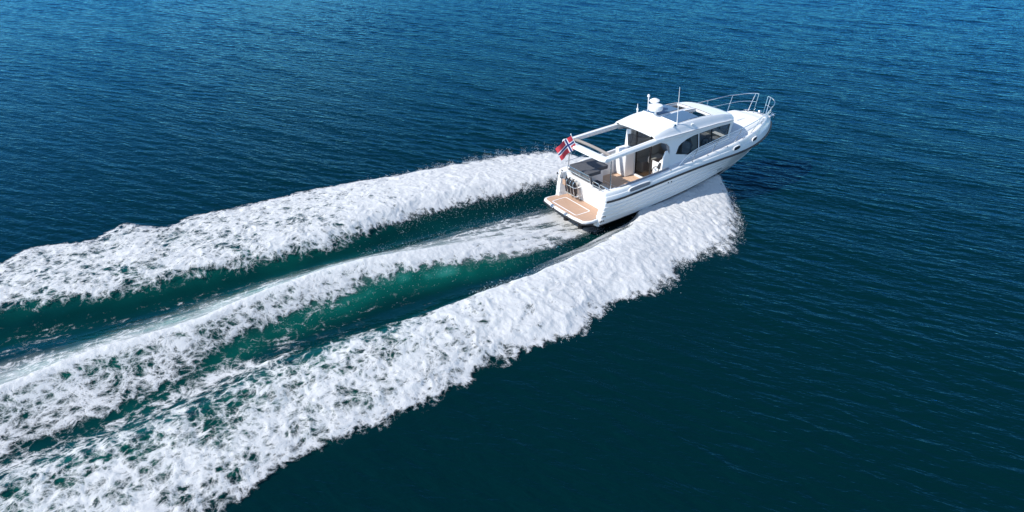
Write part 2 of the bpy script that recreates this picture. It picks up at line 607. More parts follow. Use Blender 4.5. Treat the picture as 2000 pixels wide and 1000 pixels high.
def water_material():
    m, nt, b = new_mat('sea_water')
    L = nt.links.new
    t = nt.nodes.new("ShaderNodeTexCoord")
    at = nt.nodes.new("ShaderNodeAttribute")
    at.attribute_name = 'aerated_backlit'
    cl = nt.nodes.new("ShaderNodeAttribute")
    cl.attribute_name = 'calmed'
    big = nt.nodes.new("ShaderNodeTexNoise")
    big.inputs['Scale'].default_value = 0.035
    big.inputs['Detail'].default_value = 3
    L(t.outputs['Object'], big.inputs['Vector'])
    deep = nt.nodes.new("ShaderNodeMix")
    deep.data_type = 'RGBA'
    deep.inputs[6].default_value = (0.0003, 0.0105, 0.0125, 1)
    deep.inputs[7].default_value = (0.0004, 0.0165, 0.0195, 1)
    L(big.outputs[0], deep.inputs[0])
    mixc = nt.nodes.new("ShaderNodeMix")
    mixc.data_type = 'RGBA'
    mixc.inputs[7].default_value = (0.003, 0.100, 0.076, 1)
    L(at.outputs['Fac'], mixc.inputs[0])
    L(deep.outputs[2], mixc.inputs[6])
    def layer(rot, sx, sy, scale, detail):
        mpn = nt.nodes.new("ShaderNodeMapping")
        mpn.vector_type = 'TEXTURE'
        mpn.inputs['Rotation'].default_value = (0, 0, rot)
        mpn.inputs['Scale'].default_value = (sx, sy, 1)
        L(t.outputs['Object'], mpn.inputs[0])
        n = nt.nodes.new("ShaderNodeTexNoise")
        n.inputs['Scale'].default_value = scale
        n.inputs['Detail'].default_value = detail
        n.inputs['Roughness'].default_value = 0.55
        n.inputs['Distortion'].default_value = 0.4
        L(mpn.outputs[0], n.inputs['Vector'])
        return n
    n1 = layer(WD, 0.34, 1.3, 1.0, 3)
    n2 = layer(WD + 0.4, 0.14, 0.40, 1.0, 2)
    n3 = layer(WD - 0.35, 1.0, 3.2, 1.0, 3)
    str_ = nt.nodes.new("ShaderNodeMapRange")
    str_.inputs['From Min'].default_value = 0
    str_.inputs['From Max'].default_value = 1
    str_.inputs['To Min'].default_value = 1.0
    str_.inputs['To Max'].default_value = 0.3
    L(cl.outputs['Fac'], str_.inputs['Value'])
    prev = None
    for n, dist in ((n3, 0.03), (n1, 0.065), (n2, 0.022)):
        bp = nt.nodes.new("ShaderNodeBump")
        bp.inputs['Distance'].default_value = dist
        L(str_.outputs[0], bp.inputs['Strength'])
        L(n.outputs[0], bp.inputs['Height'])
        if prev:
            L(prev.outputs[0], bp.inputs['Normal'])
        prev = bp
    body = nt.nodes.new("ShaderNodeBsdfDiffuse")
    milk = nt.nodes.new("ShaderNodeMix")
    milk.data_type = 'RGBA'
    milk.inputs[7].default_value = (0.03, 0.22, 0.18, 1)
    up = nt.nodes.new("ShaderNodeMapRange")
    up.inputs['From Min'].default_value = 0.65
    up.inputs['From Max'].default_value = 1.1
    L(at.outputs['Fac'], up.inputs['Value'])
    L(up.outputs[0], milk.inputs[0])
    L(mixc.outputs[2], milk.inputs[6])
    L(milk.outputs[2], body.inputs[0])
    L(prev.outputs[0], body.inputs['Normal'])
    mir = nt.nodes.new("ShaderNodeBsdfGlossy")          # seen through a polariser: the glare is dim and blue
    mir.inputs[0].default_value = (0.11, 0.49, 0.84, 1)
    mir.inputs['Roughness'].default_value = 0.06
    L(prev.outputs[0], mir.inputs['Normal'])
    fr = nt.nodes.new("ShaderNodeFresnel")
    fr.inputs[0].default_value = 1.18
    L(prev.outputs[0], fr.inputs['Normal'])
    mi = nt.nodes.new("ShaderNodeMixShader")
    L(fr.outputs[0], mi.inputs[0])
    L(body.outputs[0], mi.inputs[1])
    L(mir.outputs[0], mi.inputs[2])
    L(mi.outputs[0], nt.nodes["Material Output"].inputs[0])
    nt.nodes.remove(b)
    return m


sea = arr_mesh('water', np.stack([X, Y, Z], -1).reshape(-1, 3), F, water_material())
set_attr(sea, 'aerated_backlit', aer_backlit.ravel())
set_attr(sea, 'calmed', inwake.ravel())
tag(sea, kind='structure')
del X, Y, Z, F, idx, aer_backlit, CELL, ST, pi_, po_, si_, so_

# ------------------------------------------------------------------ foam
d_ = 0.036
fx = np.arange(-24.5, 7.6, d_)
fy = np.arange(-10.5, 10.5, d_)
X, Y = np.meshgrid(fx, fy, indexing='ij')
S = -X
pi_, po_, si_, so_ = f_pi(X), f_po(X), f_si(X), f_so(X)
ct_, cb_, cc_ = f_ct(X), f_cb(X), f_cc(X)
WX = X + 0.35 * fbm(X, Y, 1.1, 3, 21)
WY = Y + 0.35 * fbm(X, Y, 1.1, 3, 22)
# ragged edges: big lobes on the outer side, finer fringe
lob = billow(X, Y, 1.3, 3, 31)
e1 = fbm(X, Y, 0.9, 4, 32)
e2 = fbm(X, Y, 0.22, 4, 33)
rear = sstep(5, 15, S)                     # 0 by the boat, 1 far behind
near = sstep(-4.0, 1.5, X)                 # 1 alongside the hull
rays = fbm((X + 0.25 * np.abs(Y)) / 0.16, Y / 1.1, 1.0, 4, 34)       # streaks of spray thrown out from the hull
flow = fbm(X * 0.16, Y, 0.26, 4, 41)       # streaks drawn out along the track


def band(inner, outer, yy, soft_in, soft_out):
    din = yy - inner
    dout = outer - yy
    din = din + 0.35 * e1 + 0.16 * e2
    dout = dout + 0.60 * (lob - 0.35) + 0.20 * e1 + 0.10 * e2 + 0.22 * near * rays + 0.25 * near * e2
    return np.clip(din / soft_in, 0, 1) * np.clip(dout / soft_out, 0, 1)


cov_p = band(pi_, po_ + 0.25 * near, Y, 0.6 + 0.5 * rear, 0.45 + 0.9 * near)
near_in = sstep(0.2, 3.6, X)
inn_s = si_ * (1 - near_in) + 0.3 * near_in - 0.2 * rear
cov_s = band(inn_s, so_ + 0.25 * near, -Y, 0.7 + 1.5 * rear, 0.45 + 0.9 * near)
bowcut = np.clip((7.15 - X + 0.30 * rays + 0.2 * e2 - 0.10 * np.clip(np.abs(Y) - 1, 0, 9)) / 1.2, 0, 1)
cov_p *= bowcut
cov_s *= bowcut
# torn foam between the middle band and the near band, growing aft
gap = sstep(-si_ - 3.4, -si_ - 2.0, Y) * sstep(cb_ + 0.5, cb_ - 0.3, Y) * sstep(8.5, 16.5, S + 1.5 * e1)


def norm(t):
    return (t - t.mean()) / t.std()


mid = norm(fbm(WX, WY, 1.2, 3, 52))
flow_n = norm(flow)
fine_n = norm(fbm(WX, WY, 0.30, 4, 51))
rays_n = norm(rays)
# fill: how much foam (0 none, 1 closed); veil: even milkiness of bubbles just under the surface
fill_p = cov_p * (1.18 - 0.54 * sstep(-2, 14, S) + 0.08 * mid + 0.05 * near * rays_n)
fill_s = cov_s * (1.18 - 0.57 * sstep(-2, 14, S) + 0.08 * mid + 0.05 * near * rays_n)
fill_g = gap * (0.47 + 0.12 * mid)
fill_s = np.maximum(fill_s, fill_g)
veil_p = sstep(0.30, 0.9, cov_p) * (0.74 * (1 - sstep(-2, 8, S)) + 0.0 * S)
veil_s = sstep(0.30, 0.9, cov_s) * (0.74 * (1 - sstep(-2, 8, S)) + 0.0 * S)
skin = sstep(4.0, 2.0, X) * sstep(-5.0, -0.5, X) * sstep(1.2, 1.5, -Y) * sstep(0.6, -0.3, -Y - si_)
veil_s = np.maximum(veil_s, np.clip(skin * (0.38 + 0.16 * flow_n), 0, 0.6))
# middle band: smooth milky slope on the far side, bright crest, textured near slope
edge_t = ct_ - Y + 0.25 * e1 + 0.10 * e2
edge_b = Y - cb_ + 0.30 * e1 + 0.16 * e2
cr = np.exp(-((Y - cc_ + 0.14 * e1 + 0.05 * e2) / 0.34) ** 2)
milky = np.clip(edge_t / 0.9, 0, 1) ** 0.8 * sstep(-0.5, 0.2, Y - cc_)
lower = np.clip(edge_b / 0.7, 0, 1) * sstep(0.5, -0.2, Y - cc_)
stern = sstep(7.5, 0.5, S)
wash = np.clip(edge_t / 1.0, 0, 1) * np.clip(edge_b / 0.6, 0, 1)
aft = sstep(5, 15, S)
fill_c = np.maximum(np.maximum(lower, 0) * (1.06 - 0.50 * aft + 0.06 * mid), cr * (1.25 - 0.18 * aft))
fill_c = np.maximum(fill_c, milky * (0.46 + 0.06 * mid + 0.05 * flow_n))
veil_c = np.maximum(milky * np.clip(edge_t / 1.8, 0, 1) * (0.78 - 0.22 * aft + 0.12 * flow_n + 0.06 * mid), lower ** 2 * (0.22 - 0.22 * aft))
fill_c = fill_c * (1 - stern) + wash ** 0.7 * stern * (0.80 + 0.26 * flow_n)
veil_c = veil_c * (1 - stern) + wash * stern * np.clip(0.56 + 0.22 * flow_n, 0, 0.95)
# froth streaks drifting in the troughs
tr = sstep(-si_ - 0.3, -si_ + 0.5, Y) * sstep(pi_ + 0.3, pi_ - 0.5, Y) * sstep(2.0, 9.0, S)
fill_tr = tr * (0.08 + 0.09 * sstep(8, 14, S) + 0.06 * flow_n + 0.05 * mid)
on = sstep(0.7, -0.1, X)
fill_c = np.maximum(np.maximum(fill_c, fill_g), fill_tr)
fill_s = np.maximum(fill_s, fill_tr)
fill_p = np.maximum(fill_p, fill_tr)
fill_c = np.clip(fill_c * on, 0, 1.3)
veil_c = np.clip(veil_c * on, 0, 1)

bil = 1 - billow(WX, WY, 0.80, 3, 61)
bil2 = 1 - billow(WX, WY, 0.28, 3, 62)
Hs = wake_h(X, Y)
qp = np.clip((Y - pi_) / (po_ - pi_), 0, 1)
qs = np.clip((-Y - si_) / (so_ - si_), 0, 1)


def prof(q_):
    return np.sin(np.pi * np.clip(q_, 0, 1) ** 0.8) ** 0.7


def foam_obj(name, fill, veil, lift, mask, label, cat):
    keep_v = (fill > 0.10) | (veil > 0.03)
    Zf = Hs + 0.022 + lift
    fq = keep_v[:-1, :-1] & keep_v[1:, :-1] & keep_v[1:, 1:] & keep_v[:-1, 1:] & mask[:-1, :-1]
    n_x, n_y = X.shape
    ii = np.arange(n_x * n_y).reshape(n_x, n_y)
    Fq = np.stack([ii[:-1, :-1], ii[1:, :-1], ii[1:, 1:], ii[:-1, 1:]], -1)[fq]
    used = np.unique(Fq)
    remap = np.full(n_x * n_y, -1, np.int64)
    remap[used] = np.arange(len(used))
    Vv = np.stack([X, Y, Zf], -1).reshape(-1, 3)[used]
    o = arr_mesh(name, Vv, remap[Fq], FOAM)
    set_attr(o, 'fill', fill.ravel()[used])
    set_attr(o, 'veil', veil.ravel()[used])
    set_attr(o, 'spray', near.ravel()[used])
    tag(o, label, cat, kind='stuff')
    return o


def foam_material():
    m = bpy.data.materials.new('sea_foam')
    m.use_nodes = True
    nt = m.node_tree
    nt.nodes.clear()
    L = nt.links.new

    def node(t, **kw):
        n_ = nt.nodes.new(t)
        for k_, v_ in kw.items():
            n_.inputs[k_].default_value = v_
        return n_

    def math_(op, a_, b_=None, c_=None, clamp=False):
        n_ = nt.nodes.new("ShaderNodeMath")
        n_.operation = op
        n_.use_clamp = clamp
        for k_, v_ in enumerate((a_, b_, c_)):
            if v_ is None:
                continue
            if isinstance(v_, (int, float)):
                n_.inputs[k_].default_value = v_
            else:
                L(v_, n_.inputs[k_])
        return n_.outputs[0]

    def attr(nm):
        n_ = nt.nodes.new("ShaderNodeAttribute")
        n_.attribute_name = nm
        return n_.outputs['Fac']

    out = nt.nodes.new("ShaderNodeOutputMaterial")
    co = nt.nodes.new("ShaderNodeTexCoord").outputs['Object']
    flat = nt.nodes.new("ShaderNodeVectorMath")
    flat.operation = 'MULTIPLY'
    flat.inputs[1].default_value = (1, 1, 0.25)
    L(co, flat.inputs[0])
    co = flat.outputs[0]

    def warp(vec, scale, amount, detail):
        w_ = node("ShaderNodeTexNoise", Scale=scale, Detail=detail)
        L(vec, w_.inputs['Vector'])
        a_ = nt.nodes.new("ShaderNodeVectorMath")
        a_.operation = 'MULTIPLY_ADD'
        a_.inputs[1].default_value = (amount, amount, 0)
        L(w_.outputs['Color'], a_.inputs[0])
        L(vec, a_.inputs[2])
        return a_.outputs[0]

    wv0 = warp(co, 1.1, 0.7, 2)
    wv = warp(wv0, 6.0, 0.07, 2)

    def web(scale, width):
        v_ = node("ShaderNodeTexVoronoi", Scale=scale)
        v_.feature = 'DISTANCE_TO_EDGE'
        L(wv, v_.inputs['Vector'])
        return math_('SUBTRACT', 1.0, math_('DIVIDE', v_.outputs['Distance'], width), clamp=True)

    def noise(vec, scale, detail, rough=0.6):
        n_ = node("ShaderNodeTexNoise", Scale=scale, Detail=detail, Roughness=rough)
        L(vec, n_.inputs['Vector'])
        return math_('SUBTRACT', n_.outputs[0], 0.5)

    w1, w2, w3 = web(2.0, 0.36), web(5.0, 0.38), web(12.0, 0.42)
    nA, nB = noise(wv0, 3.4, 7, 0.66), noise(co, 24.0, 4, 0.65)
    lace = math_('ADD', math_('MULTIPLY', w1, 0.30), math_('ADD', math_('MULTIPLY', w2, 0.26), math_('MULTIPLY', w3, 0.16)))
    lace = math_('SUBTRACT', lace, 0.36)
    lace = math_('ADD', lace, math_('MULTIPLY', nA, 0.95))
    lace = math_('ADD', lace, math_('MULTIPLY', nB, 0.50))
    mist = math_('ADD', math_('MULTIPLY', nA, 1.5), math_('MULTIPLY', nB, 1.3))
    sp_ = attr('spray')
    tex_ = math_('ADD', math_('MULTIPLY', lace, math_('SUBTRACT', 1.0, sp_)), math_('MULTIPLY', mist, sp_))
    fill = attr('fill')
    v = math_('ADD', fill, tex_)
    r = node("ShaderNodeMapRange")
    r.interpolation_type = 'SMOOTHSTEP'
    r.inputs['From Min'].default_value = 0.38
    r.inputs['From Max'].default_value = 0.90
    L(v, r.inputs['Value'])
    gate = math_('DIVIDE', fill, 0.35, clamp=True)
    op = math_('MULTIPLY', r.outputs[0], gate)
    veil = math_('MULTIPLY', attr('veil'), math_('ADD', 1.0, math_('ADD', math_('MULTIPLY', nA, 0.9), math_('MULTIPLY', nB, 0.7))), clamp=True)
    op = math_('MAXIMUM', op, veil)
    bp = node("ShaderNodeBump", Strength=0.5, Distance=0.04)
    L(tex_, bp.inputs['Height'])
    df = node("ShaderNodeBsdfDiffuse")
    df.inputs[0].default_value = (0.91, 0.92, 0.92, 1)
    L(bp.outputs[0], df.inputs['Normal'])
    tl = node("ShaderNodeBsdfTranslucent")
    tl.inputs[0].default_value = (0.91, 0.92, 0.92, 1)
    mm = nt.nodes.new("ShaderNodeMixShader")
    mm.inputs[0].default_value = 0.40
    L(df.outputs[0], mm.inputs[1])
    L(tl.outputs[0], mm.inputs[2])
    tr = nt.nodes.new("ShaderNodeBsdfTransparent")
    mi = nt.nodes.new("ShaderNodeMixShader")
    L(op, mi.inputs[0])
    L(tr.outputs[0], mi.inputs[1])
    L(mm.outputs[0], mi.inputs[2])
    L(mi.outputs[0], out.inputs[0])
    return m


FOAM = foam_material()
amp = 0.26
puff = 0.10 * (bil - 0.4) + 0.035 * (bil2 - 0.4)
# alongside the hull the spray sheet leaves the boat just under the chine and falls away outwards
hull_top = np.interp(X, [-1.0, 0.5, 1.7, 3.2, 4.6, 5.7, 6.5, 6.9], [0.10, 0.16, 0.28, 0.42, 0.62, 0.78, 0.86, 0.55])
reach = np.clip((np.abs(Y) - 1.25) / np.clip(so_ - 1.25, 0.3, 9), 0, 1)
sheet = hull_top * (1 - reach) ** 2.0 + 0.15 * np.sin(np.pi * np.clip(reach, 0, 1)) + 0.004 * rays_n + 0.010 * fine_n
tap_p = np.clip((po_ - Y + 0.3 * e1) / 0.9, 0, 1) * np.clip((Y - pi_ + 0.3 * e1) / 0.9, 0, 1)
tap_s = np.clip((so_ + Y + 0.3 * e1) / 0.9, 0, 1) * np.clip((-Y - inn_s + 0.3 * e1) / 0.9, 0, 1)


def body(tap, prof_q, cov):
    a_ = tap * (0.04 + amp * prof_q * sstep(24, 4, S) + 1.2 * puff)
    b_ = cov * (0.03 + sheet + 0.7 * puff)
    return np.maximum((1 - near) * a_ + near * b_, 0)


bow_tap = np.clip((7.15 - X + 0.15 * e1 - 0.10 * np.clip(np.abs(Y) - 1, 0, 9)) / 0.8, 0, 1) ** 0.6
round_p = np.clip((po_ - Y + 0.5 * (lob - 0.35) + 0.15 * e1) / 0.7, 0, 1) ** 0.6 * bow_tap * np.clip((Y - pi_ + 0.3 * e1) / 0.5, 0, 1)
round_s = np.clip((so_ + Y + 0.5 * (lob - 0.35) + 0.15 * e1) / 0.7, 0, 1) ** 0.6 * bow_tap * np.clip((-Y - inn_s + 0.3 * e1) / 0.5, 0, 1)
lift_p = body(tap_p, prof(qp), round_p)
lift_s = body(tap_s, prof(qs), round_s)
lift_c = (1 - gap) * np.clip(fill_c - 0.2, 0, 1) * (0.02 + np.where(Y < cc_ + 0.2, 1.0, 0.35) * (0.03 + 0.9 * puff)) * sstep(0.5, -1.5, X)
split_t = 0.5 * (pi_ + ct_)
split_b = np.where(S > 9, cb_ - 0.15, 0.5 * (-si_ + cb_))
o_p = foam_obj('wake_foam', fill_p, veil_p, lift_p, Y > split_t,
               'broad white foam bank trailing aft on the far side of the boat, beside the flag', 'foam')
o_s = foam_obj('wake_foam', fill_s, veil_s, lift_s, Y < split_b,
               'widest white foam bank rolling out below the dark stripe of the near hull side', 'foam')
o_c = foam_obj('propeller_wash', fill_c, veil_c, lift_c, (Y >= split_b) & (Y <= split_t),
               'milky foam ridge streaming straight back from under the swim platform', 'foam')
for o in (o_p, o_s):
    o['group'] = 'foam banks of the wake'

# ------------------------------------------------------------------ droplets thrown up by the bow and the screws
rg = np.random.RandomState(5)


def droplets(name, pts, rad, label):
    n = len(pts)
    base = np.array([(1, 0, 0), (-1, 0, 0), (0, 1, 0), (0, -1, 0), (0, 0, 1), (0, 0, -1)], float)
    tri = np.array([(0, 2, 4), (2, 1, 4), (1, 3, 4), (3, 0, 4), (2, 0, 5), (1, 2, 5), (3, 1, 5), (0, 3, 5)])
    V = pts[:, None, :] + base[None] * rad[:, None, None]
    Fq = tri[None] + (np.arange(n) * 6)[:, None, None]
    o = arr_mesh(name, V.reshape(-1, 3), Fq.reshape(-1, 3), DROP)
    tag(o, label, 'spray', kind='stuff')
    return o


DROP = pmat('spray_white', (0.85, 0.87, 0.88), 0.6)
P_ = []
for sgn, fo, fi in ((-1, f_so, f_si), (1, f_po, f_pi)):
    n = 26000
    x = rg.uniform(-6, 6.9, n)
    t = rg.normal(-0.10, 0.20, n) * np.interp(x, [-6, 2, 7], [0.6, 1.0, 1.2])
    y = fo(x) + t - 0.25
    z = np.abs(rg.normal(0.05, 0.16, n)) * np.interp(x, [-6, 0, 7], [0.4, 1, 1.3])
    k_ = fbm((x + 0.25 * y) / 0.16, y / 1.1, 1.0, 4, 34) + 0.5 * fbm(x, y, 0.5, 3, 77) > 0.16      # only along the streaks
    P_.append(np.stack([x, sgn * y, z + 0.02], 1)[k_])
    n = 3500
    x = rg.uniform(-7, 4, n)
    y = fi(x) - rg.exponential(0.22, n) + 0.35
    P_.append(np.stack([x, sgn * y, wake_h(x, sgn * y) + np.abs(rg.normal(0.03, 0.08, n))], 1))
P_ = np.concatenate(P_)
droplets('spray', P_, 0.003 + 0.009 * rg.rand(len(P_)) ** 4,
         'fine white droplets flung off the edges of the foam banks beside the boat')
n = 2500
x = -rg.uniform(0, 13, n)
y = f_cb(x) - rg.exponential(0.28, n) + 0.3
A_ = np.stack([x, y, wake_h(x, y) + np.abs(rg.normal(0.02, 0.10, n))], 1)
n = 1500
x = -rg.uniform(0, 9, n)
y = f_ct(x) + rg.exponential(0.40, n) - 0.3
B_ = np.stack([x, y, wake_h(x, y) + np.abs(rg.normal(0.02, 0.10, n))], 1)
A_ = np.concatenate([A_, B_])
droplets('spray', A_, 0.002 + 0.007 * rg.rand(len(A_)) ** 3,
         'fine droplets peppering the green water along both edges of the propeller wash')
del X, Y, WX, WY

# ------------------------------------------------------------------ the boat
boat = bpy.data.objects.new('motor_yacht', None)
COL.objects.link(boat)
boat.location = (0, 0, 0.12)
boat.rotation_euler = (0, -R(2.35), 0)
tag(boat, 'white cabin motor yacht with dark rub rail, teak cockpit and swim platform, under way', 'boat')


def part(mb, name, mat, parent=boat, **k):
    return mb.build(name, mat, parent, **k)


BEAM = 1.72


def hb(x):
    if x <= 6.3:
        return BEAM - (0.10 * ((0.9 - x) / 0.9) ** 2 if x < 0.9 else 0)
    t = min((x - 6.3) / 4.5, 1.0)
    return BEAM * (1 - t ** 2.35)


z_rub = smooth_tab([(-0.3, 1.09), (0, 1.10), (1.4, 1.19), (3.5, 1.37), (4.8, 1.46), (5.7, 1.50), (6.7, 1.535), (8.1, 1.585), (9.4, 1.635), (10.8, 1.66)])
z_deck = smooth_tab([(-0.3, 1.44), (0, 1.46), (0.6, 1.49), (2.1, 1.58), (3.2, 1.66), (5.1, 1.82), (7, 2.02), (8.5, 2.16), (9.3, 2.23), (9.8, 2.25), (10.3, 2.17), (10.8, 1.98)])
z_keel = smooth_tab([(-0.3, -0.5), (6, -0.48), (7.2, -0.36), (7.7, -0.26), (8.2, -0.09), (8.67, 0.16), (9.19, 0.44), (9.75, 0.78), (10.3, 1.17), (10.8, 1.62)])


z_ch = smooth_tab([(-0.3, 0.06), (0.5, 0.10), (1.7, 0.175), (3.2, 0.31), (4.56, 0.47), (5.7, 0.60), (6.6, 0.68), (7.6, 0.75), (8.6, 0.85), (9.5, 1.05), (10.3, 1.4)])


def chine(x):
    y = 1.48 * (1 - max(0, (x - 3.5) / 6.9) ** 2.2)
    z = float(z_ch(x))
    return max(y, 0.0), z


def rub_pt(s):
    return Vector((s, hb(s), float(z_rub(s))))


STX = list(np.linspace(0.0, 6, 25)) + list(np.linspace(6.2, 9.6, 24)) + list(np.linspace(9.7, 10.8, 16))

# --- hull sides with moulded laps
NS = 80


def side_row(x, sgn):
    yc, zc = chine(x)
    zr = float(z_rub(x))
    b = hb(x)
    zk = float(z_keel(x))
    if zc > zr - 0.25 or yc < 0.02 or zc < zk:
        zc = min(max(zk, 0), zr) if zk > zc else min(zc, zr - 0.02)
        zc = zk
        yc = 0.0
    bow = min(max((x - 5.0) / 5.0, 0), 1)
    row = []
    for i in range(NS + 1):
        t = i / NS
        y = yc + (b - yc) * (t ** (0.85 + 0.55 * bow))
        z = zc + (zr - zc) * t
        fade = (1 - min(max((x - 5.2) / 2.0, 0), 1))
        u = (t - 0.12) / 0.68
        if 0 < u < 1 and fade > 0:
            fr = (u * 4) % 1.0
            y += 0.027 * fr * fade
        rk = 0.24 * (1 - t) * max(0, 1 - x / 2.0)
        row.append((x - rk, sgn * y, z))
    return row


for sgn in (-1,):
    pass
hm = MB()
for sgn in (1, -1):
    hm.grid([side_row(x, sgn) for x in STX], flip=(sgn < 0))
    # rounded quarter that closes the side to the transom
    r0 = side_row(0.0, sgn)
    rows = [r0]
    for k in range(1, 9):
        a = k / 8 * math.pi / 2
        rows.append([(p[0] - 0.16 * math.sin(a) * 0.55, p[1] - sgn * 0.22 * (1 - math.cos(a)), p[2]) for p in r0])
    last = rows[-1]
    rows.append([(p[0] + 0.02, p[1] - sgn * 0.06, p[2]) for p in last])
    rows.append([(p[0] + 0.55, p[1] - sgn * 0.10, p[2]) for p in last])
    hm.grid(rows, flip=(sgn > 0))
hull = part(hm, 'hull', M['gel'], smooth=28)

# --- dark bottom below the chine, with a boot stripe
bm_ = MB()
for sgn in (1, -1):
    rows = []
    for x in STX:
        p = side_row(x, sgn)[0]
        yc, zc = abs(p[1]), p[2]
        zk = float(z_keel(x))
        rows.append([(p[0] - 0.0, sgn * (yc + 0.012), zc + 0.075 * min(1, max(0.0, (7.1 - x) / 3))),
                     (p[0], sgn * (yc + 0.014), zc + 0.0), (p[0], sgn * max(yc - 0.08, 0), min(zc - 0.02, zc)),
                     (p[0], sgn * yc * 0.5, zc + (zk - zc) * 0.55), (p[0], 0, zk)])
    k7 = next(i for i, x in enumerate(STX) if x > 7.0)
    bm_.grid(rows[:k7 + 1], flip=(sgn > 0))
    bm_.grid([r_[1:] for r_ in rows[k7:]], 1, flip=(sgn > 0))
r0 = [(-0.245, y, 0.07) for y in (-1.5, 1.5)]
bm_.add([(-0.25, -1.49, 0.10), (-0.25, 1.49, 0.10), (-0.24, 0, -0.5), (-0.24, 1.42, 0.05), (-0.24, -1.42, 0.05)],
        [(0, 4, 2, 3, 1)])
part(bm_, 'hull_bottom', [M['antifoul'], M['gel']], smooth=30)
tb = MB()
tb.panel([(-1.46, 0.08), (1.46, 0.08), (1.46, 0.36), (-1.46, 0.36)], [], lambda y, z: (-0.20 + 0.3 * (z - 0.08), y, z), (1, 0, 0), 0.05)
part(tb, 'transom_plate', M['gel'], smooth=0)

# --- sweeps along the rub line: inward offset o and height z for each station
CURV = [Vector((x, -hb(x), 0)) for x in STX] + [Vector((x, hb(x), 0)) for x in STX[::-1][1:]]
CX = STX + STX[::-1][1:]
NRM = []
for i in range(len(CURV)):
    t = CURV[min(i + 1, len(CURV) - 1)] - CURV[max(i - 1, 0)]
    t.normalize()
    NRM.append(Vector((-t.y, t.x, 0)))


def sweep(profile, flip=False):
    """profile(x) -> list of (inward offset, z)"""
    rows = []
    for p, n, x in zip(CURV, NRM, CX):
        rows.append([(p.x + n.x * o, (p.y + n.y * o), z) for o, z in profile(x)])
    return rows


rr = MB()
rr.tube([(p.x - n.x * 0.02, p.y - n.y * 0.02, float(z_rub(x))) for p, n, x in zip(CURV, NRM, CX)], 0.042, 8)
part(rr, 'rub_rail', M['rubber'])


def tum(x):
    return 0.10 + 0.10 * max(0, (x - 7) / 3.8)


def bulwark_prof(x):
    zr, zd = float(z_rub(x)) + 0.03, float(z_deck(x))
    w = tum(x)
    k = 0.45
    return [(0.0, zr), (0.012, zr + (zd - zr) * 0.30), (0.03, zr + (zd - zr) * 0.48), (0.055, zr + (zd - zr) * 0.52),
            (w * 0.75, zr + (zd - zr) * 0.85), (w * 0.9, zd - 0.03), (w + 0.02, zd - 0.004), (w + 0.06, zd), (w + 0.09, zd - 0.012), (w + 0.10, zd - 0.05)]


bw = MB()
rows = sweep(bulwark_prof)
bw.grid(rows)
# aft ends: the moulding turns in and slopes down to the transom
for side in (0, -1):
    e = rows[side]
    sg = 1 if e[0][1] > 0 else -1
    rs = [e]
    for k in range(1, 7):
        a = k / 6 * math.pi / 2
        rs.append([(p[0] - 0.10 * math.sin(a) - 0.0, p[1] - sg * 0.22 * (1 - math.cos(a)), p[2] - 0.02 * k / 6) for p in e])
    rs.append([(p[0] + 0.35, p[1] - sg * 0.05, p[2]) for p in rs[-1]])
    bw.grid(rs, flip=(side == 0))
part(bw, 'bulwark', M['gel'], smooth=32)

# --- coaming round the cockpit
FLOOR = 0.68
for sgn in (1, -1):
    cm = MB()
    rows = []
    for x in np.linspace(0.05, 3.4, 18):
        zd = float(z_deck(x)) - 0.02
        b = hb(x)
        rows.append([(x, sgn * (b - 0.16), zd), (x, sgn * 1.42, zd), (x, sgn * 1.385, zd - 0.01), (x, sgn * 1.36, zd - 0.06), (x, sgn * 1.33, FLOOR - 0.04)])
    cm.grid(rows, flip=(sgn < 0))
    part(cm, 'coaming', M['gel'], smooth=40)
for sgn in (1, -1):
    qb = MB()
    qb.panel([(0.06, 0.9), (0.60, 0.9), (0.60, 1.485), (0.10, 1.455)], [], lambda x, z: (x, sgn * 1.335, z), (0, sgn, 0), 0.20)
    part(qb, 'quarter_block', M['gel'], smooth=30, bevel=0.03)
for sgn in (1, -1):
    cp_ = MB()
    rows = []
    for x in np.linspace(0.75, 3.25, 14):
        zd = float(z_deck(x))
        rows.append([(x, sgn * 1.50, zd - 0.012), (x, sgn * 1.50, zd + 0.008), (x, sgn * 1.40, zd + 0.008), (x, sgn * 1.365, zd - 0.035)])
    cp_.grid(rows, flip=(sgn > 0))
    part(cp_, 'coaming_cap', M['grey'], smooth=30)

# --- transom wall and cockpit floor
tw = MB()


def tx(z):
    return 0.27 - 0.16 * (z - 0.42) / 0.9


tr_out = [(-1.46, 0.36), (1.46, 0.36), (1.46, 1.50), (1.22, 1.44), (1.0, 1.30), (-0.22, 1.30), (-0.36, 1.24), (-1.16, 1.24), (-1.28, 1.40), (-1.46, 1.50)]
tw.panel(tr_out, [], lambda y, z: (tx(z), y, z), (1, 0, 0), 0.20)
part(tw, 'transom', M['gel'], smooth=30, bevel=0.035)
fl = MB()
fl.box(0.3, 3.25, -1.34, 1.34, FLOOR - 0.05, FLOOR)
floor_ = part(fl, 'cockpit_floor', M['teakpale'], smooth=0)
hl = MB()


def rrect(x0, x1, y0, y1, r, n=5):
    pts = []
    for cx, cy, a0 in ((x1 - r, y1 - r, 0), (x0 + r, y1 - r, 90), (x0 + r, y0 + r, 180), (x1 - r, y0 + r, 270)):
        for k in range(n + 1):
            a = R(a0 + 90 * k / n)
            pts.append((cx + r * math.cos(a), cy + r * math.sin(a)))
    return pts


def ring(mb, x0, x1, y0, y1, r, w, z, h=0.006, mi=0):
    mb.panel(rrect(x0, x1, y0, y1, r), [rrect(x0 + w, x1 - w, y0 + w, y1 - w, max(r - w, 0.01))],
             lambda x, y: (x, y, z), (0, 0, 1), h, mi)


